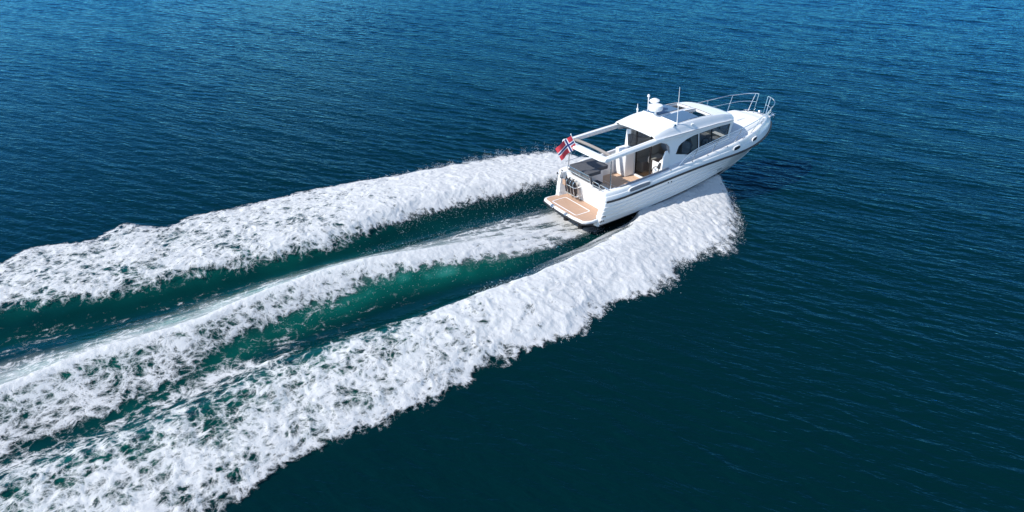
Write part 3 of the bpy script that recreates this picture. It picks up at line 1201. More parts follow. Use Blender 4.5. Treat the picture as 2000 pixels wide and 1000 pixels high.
for x0, x1, y0, y1 in ((1.05, 1.09, -1.15, 0.25), (2.55, 2.59, -1.15, 0.25), (1.82, 1.84, -1.33, 0.9)):
    hl = MB()
    hl.box(x0, x1, y0, y1, FLOOR - 0.002, FLOOR + 0.004)
    hl.build('hatch_seam', M['white'], floor_, smooth=0)
sl = MB()
sl.box(3.20, 3.34, -1.30, 1.34, FLOOR, FLOOR + 0.07)
part(sl, 'door_sill', M['gel'], smooth=0, bevel=0.015)

# --- swim platform
PZ = 0.40


def plat(off):
    a = [(0.27 , 1.24 - off), (-0.14, 1.44 - off), (-0.66, 1.46 - off), (-0.84 , 1.42 - off)]
    pts = [(0.29, 1.22), (0.0, 1.40 - off), (-0.6, 1.47 - off), (-0.82 + off * .5, 1.44 - off), (-0.91 + off, 1.36 - off), (-0.985 + off, 0.7), (-1.0 + off, 0.0), (-0.985 + off, -0.7),
           (-0.91 + off, -1.28 + off * .5), (-0.82 + off, -1.38 + off), (-0.55, -1.47 + off), (-0.05, -1.40 + off), (0.29, -1.10)]
    return pts


pm = MB()
pm.panel(plat(0.0), [], lambda x, y: (x, y, PZ - 0.13), (0, 0, 1), 0.12)
platform = part(pm, 'swim_platform', M['gel'], smooth=30, bevel=0.03)
tk = MB()
tk.panel(plat(0.075), [], lambda x, y: (x, y, PZ - 0.012), (0, 0, 1), 0.014)
tk.build('teak_deck', M['teak'], platform, smooth=0)
rgm = MB()
ring(rgm, -0.80, -0.08, -0.72, 0.98, 0.10, 0.035, PZ + 0.001, 0.008)
rgm.build('hatch_frame', M['white'], platform, smooth=0)
ru = MB()
pp = plat(-0.012)[2:11]
ru.tube([(x, y, PZ - 0.125) for x, y in pp], 0.035, 8)
ru.build('rubber_edge', M['rubber'], platform)
for y in (0.62, -0.32):
    fit = MB()
    fit.box(-1.03, -0.93, y - 0.07, y + 0.07, PZ - 0.04, PZ + 0.025)
    fit.tube([(-1.04, y - 0.1, PZ - 0.05), (-1.04, y + 0.1, PZ - 0.05)], 0.025, 8)
    fit.build('ladder_hinge', M['steel'], platform, bevel=0.008)
for y in (0.45, -0.55):
    dr = MB()
    dr.lathe([(0.02, -0.34), (0.10, -0.30), (0.10, 0.10), (0.04, 0.16)], (-0.45, y, -0.06), 12)
    dr.box(-0.60, -0.20, y - 0.05, y + 0.05, 0.02, 0.25)
    dr.build('stern_drive', M['antifoul'], boat, bevel=0.01)
# hull outlets and little marks
for x, z in ((0.02, 0.50), (0.10, 0.50), (-0.06, 0.30), (0.02, 0.30), (0.10, 0.30), (3.05, 1.17), (3.22, 1.17)):
    mk = MB()
    t = (z - chine(x)[1]) / (float(z_rub(x)) - chine(x)[1])
    row = side_row(max(x, 0), -1)
    p = row[int(t * NS)]
    mk.lathe([(0.028, 0), (0.03, 0.015), (0.015, 0.018)], (p[0] + (x if x < 0 else 0), p[1] + 0.004, p[2]), 10, axis=(0, -1, 0.15))
    part(mk, 'hull_outlet', M['black'])
lg = MB()
for k in range(6):
    x = 6.02 + k * 0.055
    row = side_row(x, -1)
    p = row[int(0.30 * NS)]
    lg.box(p[0], p[0] + 0.035, p[1] - 0.012, p[1] + 0.01, p[2] - 0.02, p[2] + 0.02)
part(lg, 'maker_mark', M['grey'], smooth=0)


def bul_pt(x, t, out=0.0):
    """a point on the bulwark face on the starboard side"""
    pr = bulwark_prof(x)
    k = t * (len(pr) - 1)
    i = int(k)
    o, z = pr[i][0], pr[i][1]
    o2, z2 = pr[min(i + 1, len(pr) - 1)]
    fr = k - i
    return (x, -(hb(x) - (o + (o2 - o) * fr)) - out, z + (z2 - z) * fr)


def oval(n, a, b, e=3.0):
    pts = []
    for k in range(n):
        t = 2 * math.pi * k / n
        c, s = math.cos(t), math.sin(t)
        pts.append((a * abs(c) ** (2 / e) * (1 if c > 0 else -1), b * abs(s) ** (2 / e) * (1 if s > 0 else -1)))
    return pts


# vent and portholes on the starboard bulwark; the same on the port side
def side_plate(xc, zc, a, b, name, mat_rim, mat_in, sgn, slats=0):
    yb = lambda x: hb(x) - 0.012 - 0.02
    t = Vector((1, (hb(xc + 0.2) - hb(xc - 0.2)) / 0.4, 0)).normalized()
    slope = (float(z_deck(xc + .2)) - float(z_deck(xc - .2))) / 0.4
    out = Vector((t.y, -t.x, 0)) * -1

    def f(u, v, d):
        p = Vector((xc, hb(xc) - 0.02, zc)) + t * u + Vector((0, 0, v + u * slope)) + Vector((-t.y, t.x, 0)) * d
        return (p.x, sgn * p.y, p.z)
    nrm = Vector((-t.y, sgn * t.x, 0))
    rim = MB()
    rim.panel(oval(28, a, b), [oval(28, a - 0.035, b - 0.035)], lambda u, v: f(u, v, -0.02), nrm, 0.05)
    o = part(rim, name, mat_rim, smooth=30, bevel=0.01)
    ins = MB()
    ins.panel(oval(28, a - 0.03, b - 0.03), [], lambda u, v: f(u, v, -0.01), nrm, 0.03)
    if slats:
        for k in range(slats):
            v = -b + 0.05 + (2 * b - 0.1) * k / (slats - 1)
            ins.panel([(-a + 0.06, v - 0.008), (a - 0.06, v - 0.008), (a - 0.06, v + 0.008), (-a + 0.06, v + 0.008)], [],
                      lambda u, w: f(u, w, 0.02), nrm, 0.012)
    ins.build('grille' if slats else 'pane', mat_in, o, smooth=30)
    return o


for sgn in (-1, 1):
    side_plate(1.55, 1.39, 0.56, 0.115, 'engine_vent', M['white'], M['grey'], sgn, slats=5)
    side_plate(6.80, 1.79, 0.22, 0.105, 'porthole', M['white'], M['black'], sgn)
    side_plate(8.02, 1.87, 0.21, 0.10, 'porthole', M['white'], M['black'], sgn)

# cleats
def cleat(p, d=(1, 0, 0)):
    d = Vector(d).normalized()
    c = MB()
    p = Vector(p)
    up = Vector((0, 0, 1))
    for k in (-0.06, 0.06):
        c.tube([p + d * k, p + d * k + up * 0.05], 0.014, 6)
    c.tube([p - d * 0.15 + up * 0.055, p - d * 0.06 + up * 0.06, p + d * 0.06 + up * 0.06, p + d * 0.15 + up * 0.055], [0.01, 0.016, 0.016, 0.01], 6)
    part(c, 'cleat', M['steel'])


for sgn in (-1, 1):
    cleat((3.75, sgn * 1.58, float(z_deck(3.75))))
    cleat((7.35, sgn * (hb(7.35) - 0.17), float(z_deck(7.35))), (1, -sgn * 0.2, 0))
    cleat((9.75, sgn * (hb(9.75) - 0.25), float(z_deck(9.75))), (1, -sgn * 0.8, 0))
cleat((0.16, -1.36, 1.50), (0, 1, 0))
# fuel caps and studs on the side
for x in (3.2, 4.35, 5.2, 6.3):
    fc = MB()
    p = bul_pt(x, 0.62)
    fc.lathe([(0.03, 0), (0.03, 0.012), (0.018, 0.016)], p, 10, axis=(0, -1, 0.8))
    part(fc, 'deck_filler', M['grey'])

# --- decks: side decks and foredeck with a raised coachroof
dk = MB()
rows = []
XS_D = list(np.linspace(3.3, 6.6, 12)) + list(np.linspace(6.75, 10.3, 40)) + [10.4, 10.48]
NY = 44


def crh(x):
    return 0.17 * sstep(9.75, 9.05, x) * (0.8 + 0.2 * sstep(9.5, 7, x))


def deck_z(x, y):
    zd = float(z_deck(x)) - 0.045
    yr = 1.22 - 0.30 * max(0, (x - 7) / 2.2) ** 1.6
    d = abs(y) / max(yr, 0.1)
    h = float(crh(x)) * float(sstep(1.10, 0.86, d))
    crown = 0.05 * max(0, 1 - (y / 1.4) ** 2) * float(sstep(10.5, 8.5, x))
    return zd + h + crown


for x in XS_D:
    e = max(hb(x) - tum(x) - 0.07 - 0.10 * max(0, (x - 8.5) / 2), 0.02)
    rows.append([(x, -e + 2 * e * j / NY, deck_z(x, -e + 2 * e * j / NY)) for j in range(NY + 1)])
dk.grid(rows, skip=lambda i, j: XS_D[i + 1] < 6.7 and abs(j - NY / 2 + 0.5) < NY * 0.36)
part(dk, 'foredeck', M['deck'], smooth=40)
# anchor roller and hatch at the bow
an = MB()
an.box(10.25, 10.95, -0.07, 0.07, 1.93, 1.97)
an.box(10.85, 10.98, -0.09, -0.06, 1.86, 2.05)
an.box(10.85, 10.98, 0.06, 0.09, 1.86, 2.05)
an.tube([(10.93, -0.08, 1.98), (10.93, 0.08, 1.98)], 0.035, 10)
part(an, 'anchor_roller', M['steel'], bevel=0.006)
hh = MB()
zz = deck_z(8.5, 0)
hh.prism(rrect(8.2, 8.75, -0.28, 0.28, 0.06), zz - 0.02, zz + 0.03)
part(hh, 'deck_hatch', M['deck'], smooth=30, bevel=0.01)
wl = MB()
zz = deck_z(9.55, 0)
wl.lathe([(0.09, 0), (0.09, 0.05), (0.05, 0.07), (0.05, 0.12), (0.08, 0.14), (0.06, 0.17)], (9.95, 0.0, deck_z(9.95, 0) - 0.01), 14)
part(wl, 'windlass', M['steel'])

# --- cabin roof
f_rz = smooth_tab([(2.45, 3.07), (2.8, 3.14), (3.4, 3.24), (4.2, 3.29), (5.2, 3.30), (6.0, 3.26), (6.6, 3.18), (7.1, 3.04), (7.4, 2.90), (7.6, 2.80)])


def roof_half(x):
    return float(np.interp(x, [2.4, 2.7, 3.5, 5.5, 6.4, 6.85, 7.08, 7.24, 7.37, 7.46], [1.30, 1.30, 1.29, 1.28, 1.26, 1.21, 1.10, 0.94, 0.66, 0.0]))


ROOF_LOW = 2.80


def roof_z(x, y):
    w = max(roof_half(x), 0.05)
    d = min(abs(y) / w, 1.0)
    zc = float(f_rz(x))
    lowz = ROOF_LOW + 0.12 - 0.10 * max(0, (x - 6.0) / 1.7)
    top = zc - 0.06 * d ** 2.4
    sh = float(sstep(0.86, 1.0, d))
    return top * (1 - sh) + min(lowz, top) * sh


HX0, HXM, HX1 = 3.98, 5.00, 5.80
HY0, HY1 = 0.13, 1.00
xs = sorted(set([round(v, 3) for v in list(np.linspace(2.62, 7.3, 48))] + [HX0, HX1, 7.36, 7.41, 7.45]))
ws = sorted(set([round(v, 4) for v in list(np.linspace(-1, 1, 41))] + [-0.97, 0.97, -0.93, 0.93, -0.985, 0.985]))
rf = MB()
rows_t, rows_b = [], []
# rows run across: y columns; hatch edges are matched by snapping columns inside the hatch range
base_cols = sorted(set([round(c, 3) for c in np.linspace(-0.86, 0.86, 31)] + [HY0 / 1.28, HY1 / 1.28, -HY0 / 1.28, -HY1 / 1.28]
                       + [0.9, 0.93, 0.95, 0.97, 0.985, 1.0, -0.9, -0.93, -0.95, -0.97, -0.985, -1.0]))
for x in xs:
    w = roof_half(x)
    ww = 1.28 if HX0 - 0.01 <= x <= HX1 + 0.01 else w
    rows_t.append([(x, c * (ww if abs(c) <= HY1 / 1.28 + 1e-6 and HX0 - .01 <= x <= HX1 + .01 else w), roof_z(x, c * w)) for c in base_cols])


def in_hatch(i, j):
    xm = 0.5 * (xs[i] + xs[i + 1])
    cmid = 0.5 * (base_cols[j] + base_cols[j + 1]) * 1.28
    return HX0 < xm < HX1 and HY0 < abs(cmid) < HY1


rows_b = [[(p[0], p[1] * 0.985, p[2] - 0.06 - 0.04 * (abs(p[1]) < 1.0)) for p in r_] for r_ in rows_t]
rf.grid(rows_t, flip=False, skip=in_hatch)
rf.grid(rows_b, flip=True, skip=in_hatch)
# roof rim
n_c = len(base_cols)
for j in (0, n_c - 1):
    rf.grid([[rows_t[i][j], rows_b[i][j]] for i in range(len(xs))], flip=(j == 0))
rf.grid([[rows_t[0][j], rows_b[0][j]] for j in range(n_c)])
rf.grid([[rows_t[-1][j], rows_b[-1][j]] for j in range(n_c)], flip=True)
roof = part(rf, 'cabin_roof', M['gel'], smooth=35)
# fascia below the roof edge, outside the cabin side
for sgn in (-1, 1):
    fa = MB()
    rows = []
    for x in np.linspace(2.62, 7.0, 40):
        w = roof_half(x)
        z0 = roof_z(x, w)
        rows.append([(x, sgn * w, z0), (x, sgn * (w + 0.012), z0 - 0.05), (x, sgn * (w + 0.005), z0 - 0.10), (x, sgn * (w - 0.03), z0 - 0.155), (x, sgn * (w - 0.10), z0 - 0.16)])
    fa.grid(rows, flip=(sgn > 0))
    fa.build('roof_fascia', M['gel'], roof, smooth=50)
for sgn in (-1, 1):
    gv = MB()
    gv.tube([(x, sgn * (roof_half(x) + 0.008), roof_z(x, roof_half(x)) - 0.012) for x in np.linspace(3.05, 6.75, 30)], 0.013, 6)
    gv.build('rain_gutter', M['grey'], roof)
# hatch frames, the open forward half shows the cabin; glass pushed aft
for sgn in (-1, 1):
    a, b = sorted((sgn * HY0, sgn * HY1))
    tz = lambda x, y: (x, y, roof_z(x, min(abs(y), 1.0)) + 0.004)
    fr_ = MB()
    for lo, hi, mi in ((0.0, 0.03, 0), (0.03, 0.048, 1)):
        xa, xb_, ya, yb_ = HX0 - 0.05 + lo, HX1 + 0.05 - lo, a - 0.05 + lo, b + 0.05 - lo
        xc, xd, yc_, yd = xa + hi - lo, xb_ - hi + lo, ya + hi - lo, yb_ - hi + lo
        nseg = 14
        for (p, q, p2, q2) in (((xa, ya), (xb_, ya), (xc, yc_), (xd, yc_)), ((xb_, ya), (xb_, yb_), (xd, yc_), (xd, yd)),
                               ((xb_, yb_), (xa, yb_), (xd, yd), (xc, yd)), ((xa, yb_), (xa, ya), (xc, yd), (xc, yc_))):
            rws = []
            for k in range(nseg + 1):
                t = k / nseg
                A = (p[0] + (q[0] - p[0]) * t, p[1] + (q[1] - p[1]) * t)
                B = (p2[0] + (q2[0] - p2[0]) * t, p2[1] + (q2[1] - p2[1]) * t)
                za, zb = tz(*A)[2], tz(*B)[2]
                rws.append([(A[0], A[1], za - 0.015), (A[0], A[1], za + 0.018 - mi * 0.004), (B[0], B[1], zb + 0.018 - mi * 0.004), (B[0], B[1], zb - (0.0 if mi else 0.03))])
            fr_.grid(rws, mi)
            if mi:
                fr_.grid([[r_[3], (r_[3][0], r_[3][1], r_[3][2] - 0.10)] for r_ in rws], 0)
    ha = fr_.build('roof_hatch', [M['white'], M['brown']], roof, smooth=30)
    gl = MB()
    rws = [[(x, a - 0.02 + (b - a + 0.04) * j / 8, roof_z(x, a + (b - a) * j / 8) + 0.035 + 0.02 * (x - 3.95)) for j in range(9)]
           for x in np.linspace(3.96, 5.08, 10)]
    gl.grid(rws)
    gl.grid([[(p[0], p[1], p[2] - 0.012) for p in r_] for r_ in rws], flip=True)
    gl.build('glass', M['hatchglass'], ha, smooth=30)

# --- cabin sides with windows
W1 = [(3.78, 2.07), (3.94, 2.36), (4.08, 2.45), (4.38, 2.56), (4.75, 2.63), (5.00, 2.65), (5.00, 2.02), (4.72, 1.95), (4.42, 1.92)]
W2 = [(5.07, 2.03), (5.07, 2.655), (5.75, 2.69), (6.82, 2.74), (6.67, 2.22), (6.0, 2.13)]
OUT = [(3.26, 1.50), (3.36, 1.86), (3.46, 2.25), (3.44, 2.45), (3.30, 2.60), (3.0, 2.70), (2.64, 2.76), (2.64, 2.90), (7.05, 2.83), (6.78, 2.20), (6.70, 1.86), (5.0, 1.74), (3.9, 1.66)]


def cab_y(z):
    return 1.27 - 0.10 * (z - 1.7)


for sgn in (-1, 1):
    cs_ = MB()
    cs_.panel(OUT, [W1, W2], lambda x, z: (x, sgn * cab_y(z), z), (0, -sgn, 0), 0.05)
    side = part(cs_, 'cabin_side', M['gel'], smooth=30)
    for Wp, nm in ((W1, 'side_window'), (W2, 'side_window')):
        cx = sum(p[0] for p in Wp) / len(Wp)
        cz = sum(p[1] for p in Wp) / len(Wp)
        inn = [(cx + (p[0] - cx) * 0.965, cz + (p[1] - cz) * 0.93) for p in Wp]
        outr = [(cx + (p[0] - cx) * 1.005, cz + (p[1] - cz) * 1.01) for p in Wp]
        wf = MB()
        wf.panel(outr, [inn], lambda x, z: (x, sgn * (cab_y(z) + 0.006), z), (0, -sgn, 0), 0.03)
        if Wp is W2:
            wf.panel([(5.74, 2.10), (5.79, 2.11), (5.79, 2.69), (5.74, 2.69)], [], lambda x, z: (x, sgn * (cab_y(z) + 0.008), z), (0, -sgn, 0), 0.03)
        wo_ = wf.build(nm, M['black'], side, smooth=0)
        gg = MB()
        gg.panel(inn, [], lambda x, z: (x, sgn * (cab_y(z) - 0.012), z), (0, -sgn, 0), 0.006)
        gg.build('pane', M['glass'], side, smooth=0)
    # dark trim on the arch
    ar = MB()
    edge = OUT[:8]
    rws = []
    for (x, z) in OUT[0:7]:
        rws.append([(x - 0.012, sgn * (cab_y(z) + 0.002), z), (x - 0.012, sgn * (cab_y(z) - 0.16), z - 0.0), (x + 0.02, sgn * (cab_y(z) - 0.16), z)])
    ar.grid(rws, flip=(sgn > 0))
    ar.build('arch_trim', M['grey'], side, smooth=40)
    # curved lip at the deck
    lp = MB()
    rws = []
    for x in np.linspace(3.3, 6.75, 20):
        z = float(np.interp(x, [3.3, 5.0, 6.75], [1.60, 1.77, 1.90]))
        rws.append([(x, sgn * (cab_y(z + 0.1) + 0.003), z + 0.10), (x, sgn * (cab_y(z) + 0.02), z + 0.03), (x, sgn * (cab_y(z) + 0.09), z - 0.02), (x, sgn * (cab_y(z) + 0.10), z - 0.12)])
    lp.grid(rws, flip=(sgn > 0))
    lp.build('side_lip', M['gel'], side, smooth=50)

# --- windscreen, raked forward
def ws_pt(y, t):
    b = 7.05 - 0.40 * (abs(y) / 1.16) ** 2.2
    top = 7.22 - 0.30 * (abs(y) / 1.12) ** 2.2
    x = b + (top - b) * t
    return (x, y * (1 - 0.04 * t), 2.12 + (2.80 - 2.12) * t)


wsg = MB()
ysw = np.linspace(-1.14, 1.14, 25)
wsg.grid([[ws_pt(y, t) for y in ysw] for t in np.linspace(0, 1, 5)])
wscr = part(wsg, 'windscreen', M['clear'], smooth=60, fix=False)
wfr = MB()
for y in (-1.15, -0.40, 0.40, 1.15):
    wfr.tube([ws_pt(y, -0.02), ws_pt(y, 1.03)], 0.028 if abs(y) > 1 else 0.02, 8, mi=1 if abs(y) > 1 else 0)
wfr.tube([ws_pt(y, 0.0) for y in ysw], 0.025, 8)
wfr.build('frame', [M['black'], M['steel']], wscr)
for y in (-0.75, 0.05, 0.75):
    wp = MB()
    p = Vector(ws_pt(y, 0.0)) + Vector((0.07, 0, 0.0))
    q = Vector(ws_pt(y - 0.28, 0.62)) + Vector((0.05, 0, 0))
    wp.lathe([(0.05, -0.05), (0.05, 0.03), (0.02, 0.05)], p, 10)
    wp.tube([p, q], 0.012, 6)
    wp.build('wiper', M['black'], wscr)

# --- aft bulkhead: cupboard, dark window, glass doors
bk = MB()
bk.panel([(1.36, FLOOR), (1.36, 1.60), (1.22, 2.75), (0.98, 2.80), (0.98, 2.42), (1.16, 2.36), (1.14, 1.86), (0.64, 1.86), (0.64, FLOOR)], [],
         lambda y, z: (3.26, y, z), (1, 0, 0), 0.10)
bulk = part(bk, 'aft_bulkhead', M['gel'], smooth=0)
cb_m = MB()
cb_m.box(2.76, 3.25, 0.66, 1.34, FLOOR + 0.001, 1.84)
cup = part(cb_m, 'cockpit_cupboard', M['gel'], smooth=30, bevel=0.04)
cd = MB()
cd.box(2.745, 2.76, 0.74, 1.26, 0.80, 1.70)
cd.build('door', M['white'], cup, smooth=0, bevel=0.006)
for z in (0.9, 1.3):
    kn = MB()
    kn.lathe([(0.018, 0), (0.018, 0.02)], (2.745, 0.80, z), 8, axis=(-1, 0, 0))
    kn.build('latch', M['steel'], cup)
bwp = MB()
bwp.panel([(1.15, 1.85), (1.15, 2.41), (0.66, 2.47), (0.66, 1.85)], [], lambda y, z: (3.265, y, z), (1, 0, 0), 0.01)
bwp.build('rear_window', M['glass'], bulk, smooth=0)
gd = MB()
zb, zt = FLOOR + 0.07, 2.74
for y in (0.62, -0.28):
    gd.box(3.27, 3.32, y - 0.03, y + 0.03, zb, zt)
gd.box(3.275, 3.315, -0.25, 0.59, zb, zb + 0.05)
gd.box(3.275, 3.315, -0.25, 0.59, zt - 0.06, zt)
door = part(gd, 'sliding_door', M['black'], smooth=0)
gp = MB()
gp.box(3.29, 3.298, -0.25, 0.59, zb + 0.05, zt - 0.06)
gp.build('pane', M['glass'], door, smooth=0)
hd = MB()
hd.tube([(3.25, -0.27, 1.55), (3.20, -0.27, 1.58), (3.20, -0.27, 1.75), (3.25, -0.27, 1.78)], 0.018, 8)
hd.build('handle', M['steel'], door)
gd2 = MB()
gd2.box(3.36, 3.40, -0.86, -0.34, FLOOR + 0.07, 1.62)
part(gd2, 'door_panel', M['white'], smooth=0, bevel=0.01)
# outside helm on the starboard side
hc = MB()
pts = [(2.98, FLOOR), (3.34, FLOOR), (3.34, 1.86), (3.22, 1.78), (3.02, 1.52), (3.0, 1.40)]
hc.panel(pts, [], lambda x, z: (x, -1.31, z), (0, 1, 0), 0.42)
helm = part(hc, 'helm_console', M['gel'], smooth=30, bevel=0.03)
fin = MB()
pts = [(2.92, 1.00), (2.98, 1.7), (3.06, 2.1), (3.16, 2.34), (3.26, 2.36), (3.36, 2.15), (3.36, 1.5), (3.3, 1.0)]
fin.panel(pts, [], lambda x, z: (x, -1.33, z), (0, 1, 0), 0.09)
fin.build('side_wing', M['gel'], helm, smooth=30, bevel=0.03)
sw = MB()
ax = Vector((-0.92, 0, 0.38)).normalized()
q = ax.to_track_quat('Z', 'Y').to_matrix()
cw = Vector((2.90, -1.05, 1.50))
sw.tube([cw + q @ Vector((0.17 * math.cos(a), 0.17 * math.sin(a), 0)) for a in np.linspace(0, 2 * math.pi, 24, endpoint=False)], 0.017, 7, closed=True)
for k in range(3):
    a = k * 2 * math.pi / 3 + 0.4
    sw.tube([cw, cw + q @ Vector((0.17 * math.cos(a), 0.17 * math.sin(a), 0))], 0.012, 6, mi=1)
sw.tube([cw, cw - ax * 0.14], 0.03, 8, mi=1)
sw.build('steering_wheel', [M['black'], M['steel']], helm)
ins = MB()
q2 = [(3.06, 1.60), (3.20, 1.79)]
ins.add([(3.045, -1.22, 1.575), (3.045, -0.95, 1.575), (3.19, -0.95, 1.765), (3.19, -1.22, 1.765)], [(0, 1, 2, 3)])
ins.build('instrument_panel', M['black'], helm, smooth=0)

# --- arms that carry the cockpit top, with the cross beam
for sgn in (-1, 1):
    wg = MB()
    rws = []
    for t in np.linspace(0, 1, 22):
        x = 0.10 + (3.2 - 0.10) * t
        zt = 2.75 + (2.96 - 2.75) * (t ** 0.9)
        yo = 1.40 - 0.10 * t
        wd = 0.21 + 0.0 * t
        th = 0.15 + 0.04 * t + 0.10 * max(0, (t - 0.75) / 0.25) ** 2 * 0
        rws.append([(x, sgn * (yo - wd), zt), (x, sgn * (yo - wd * 0.35), zt + 0.012), (x, sgn * (yo - 0.02), zt - 0.02), (x, sgn * yo, zt - 0.06), (x, sgn * (yo - 0.005), zt - th + 0.03),
                    (x, sgn * (yo - 0.03), zt - th), (x, sgn * (yo - wd + 0.02), zt - th), (x, sgn * (yo - wd), zt - th + 0.03), (x, sgn * (yo - wd), zt)])
    wg.grid(rws, flip=(sgn > 0))
    wg.add(rws[0][:-1], [tuple(range(8))])
    arm = part(wg, 'canopy_arm', M['gel'], smooth=40)
    ln = MB()
    ln.tube([(0.25 + 2.9 * t, sgn * (1.32 - 0.10 * t), 2.765 + 0.195 * t ** 0.9) for t in np.linspace(0, 1, 14)], 0.012, 6)
    ln.build('seal_strip', M['grey'], arm)
wg = MB()
for k in range(1):
    rws = []
    for y in np.linspace(-1.40, 1.40, 25):
        sw_ = 0.06 * (1 - (y / 1.4) ** 2)
        rnd = 0.10 * max(0, (abs(y) - 1.15) / 0.25) ** 2
        zt = 2.745 + 0.03 * (1 - (y / 1.4) ** 2)
        rws.append([(-0.06 - sw_ + rnd, y, zt - 0.05), (-0.03 - sw_ + rnd, y, zt - 0.005), (0.12 - sw_, y, zt + 0.012), (0.27 - sw_, y, zt - 0.005), (0.28 - sw_, y, zt - 0.09), (0.25 - sw_, y, zt - 0.12),
                    (-0.03 - sw_ + rnd, y, zt - 0.12), (-0.06 - sw_ + rnd, y, zt - 0.09), (-0.06 - sw_ + rnd, y, zt - 0.05)])
    wg.grid(rws)
    wg.add(rws[0][:-1], [tuple(range(8))])
    wg.add(rws[-1][:-1], [tuple(range(8))])
part(wg, 'cross_beam', M['gel'], smooth=40)
cn = MB()
cn.tube([(0.52, y, 2.70 + 0.05 * (1 - (y / 1.25) ** 2)) for y in np.linspace(-1.25, 1.25, 15)], 0.062, 10)
part(cn, 'rolled_canopy', M['canvas'])
ps = MB()
ps.tube([(0.36, -1.36, 1.42), (0.38, -1.33, 2.66)], 0.022, 10)
part(ps, 'support_post', M['steel'])
ps = MB()
ps.tube([(0.36, 1.42, 1.5), (0.38, 1.33, 2.66)], 0.022, 10)
part(ps, 'support_post', M['steel'])

# --- sun pad, bench and rails in the cockpit
ub = MB()
ub.box(0.50, 1.42, 0.42, 1.33, FLOOR, 1.46)
part(ub, 'seat_base', M['gel'], smooth=30, bevel=0.05)
up_ = MB()
up_.prism(rrect(0.36, 1.04, 0.08, 1.37, 0.06), 1.46, 1.60)
up_.prism(rrect(1.05, 1.62, 0.36, 1.37, 0.06), 1.46, 1.60)
pad = part(up_, 'sun_pad', M['pad'], smooth=30, bevel=0.04)
br = MB()
br.panel([(-0.16, 1.18), (1.25, 1.18), (1.25, 1.56), (-0.16, 1.56)], [], lambda y, z: (0.33 - 0.12 * (z - 1.2), y, z), (1, 0, 0), 0.10)
part(br, 'backrest', M['padlight'], smooth=30, bevel=0.035)
bn = MB()
bn.box(0.46, 1.10, -0.80, 0.40, 0.94, 1.08)
part(bn, 'bench_cushion', M['pad'], smooth=30, bevel=0.04)
bb = MB()
bb.box(0.50, 1.04, -0.76, 0.40, FLOOR, 0.93)
part(bb, 'bench_base', M['gel'], smooth=30, bevel=0.02)
rl = MB()
xr = 0.22
rl.tube([(xr + 0.05, 1.30, 1.28), (xr, 1.30, 1.58), (xr, 1.24, 1.63), (xr, -0.14, 1.63), (xr, -0.20, 1.58), (xr + 0.06, -0.20, 1.28)], 0.016, 8)
rl.tube([(xr + 0.02, 1.30, 1.44), (xr + 0.02, -0.20, 1.44)], 0.013, 8)
part(rl, 'seat_rail', M['steel'])
for y0, y1 in ((-0.46, -0.86), (-0.90, -1.30)):
    g_ = MB()
    g_.tube([(0.20, y0, 1.24), (0.20, y0, 1.49), (0.20, y0 - 0.04, 1.53), (0.20, y1 + 0.04, 1.53), (0.20, y1, 1.49), (0.20, y1, 1.24)], 0.016, 8)
    g_.tube([(0.20, y0, 1.38), (0.20, y1, 1.38)], 0.012, 8)
    part(g_, 'gate_rail', M['steel'])
# port coaming details: rail on the quarter
for sgn in (1, -1):
    qr = MB()
    qr.tube([(0.35, sgn * 1.58, 1.57), (0.35, sgn * 1.58, 1.67), (1.5, sgn * 1.58, 1.74), (1.5, sgn * 1.58, 1.66)], 0.014, 8)
    if sgn > 0:
        part(qr, 'grab_rail', M['steel'])
tlm = MB()
tlm.tube([(-0.12, 1.50, 0.5), (-0.02, 1.50, 1.2), (0.02, 1.5, 1.3)], 0.014, 8)
part(tlm, 'boarding_rail', M['steel'])
sl_ = MB()
sl_.lathe([(0.05, 0), (0.05, 0.03), (0.03, 0.05)], (-0.09, 1.53, 1.28), 12, axis=(-1, 0.6, 0))
part(sl_, 'stern_light', M['black'])
for bx in ((0.155, 0.19, -0.52, -0.40, 1.10, 1.14), (0.14, 0.18, -1.22, -1.06, 1.27, 1.30)):
    tc_ = MB()
    tc_.box(*bx)
    part(tc_, 'transom_catch', M['steel'], bevel=0.005)

# --- fender rack on the transom
rk = MB()
for z in (0.66, 1.05):
    x0 = tx(z) - 0.02
    rk.tube([(x0, 1.04, z), (x0 - 0.26, 1.03, z), (x0 - 0.30, 0.98, z), (x0 - 0.30, 0.32, z), (x0 - 0.26, 0.27, z), (x0, 0.25, z)], 0.017, 8)
for y in (0.80, 0.56, 0.36):
    rk.tube([(tx(1.25) - 0.06, y, 1.30), (tx(1.2) - 0.27, y, 1.27), (tx(1.15) - 0.325, y, 1.18), (tx(0.66) - 0.325, y, 0.60), (tx(0.6) - 0.02, y, 0.54)], 0.015, 8)
part(rk, 'fender_rack', M['steel'])
st = MB()
st.box(tx(1.1) - 0.37, tx(1.1) - 0.345, 0.82, 1.02, 1.00, 1.24)
part(st, 'teak_step', M['teakx'], smooth=0, bevel=0.008)

# --- railings round the foredeck
def rail_pt(x, h, ins=0.12, sgn=1):
    hbx = hb(x)
    k = min(int(np.searchsorted(STX, x)), len(STX) - 2)
    t = Vector((1, (hb(x + 0.02) - hb(x - 0.02)) / 0.04, 0)).normalized() if x < 10.75 else Vector((0.3, -1, 0)).normalized()
    n = Vector((t.y, -t.x, 0)) if True else None
    p = Vector((x, hbx, 0)) + n * ins
    return Vector((p.x, sgn * p.y, float(z_deck(x)) + h))


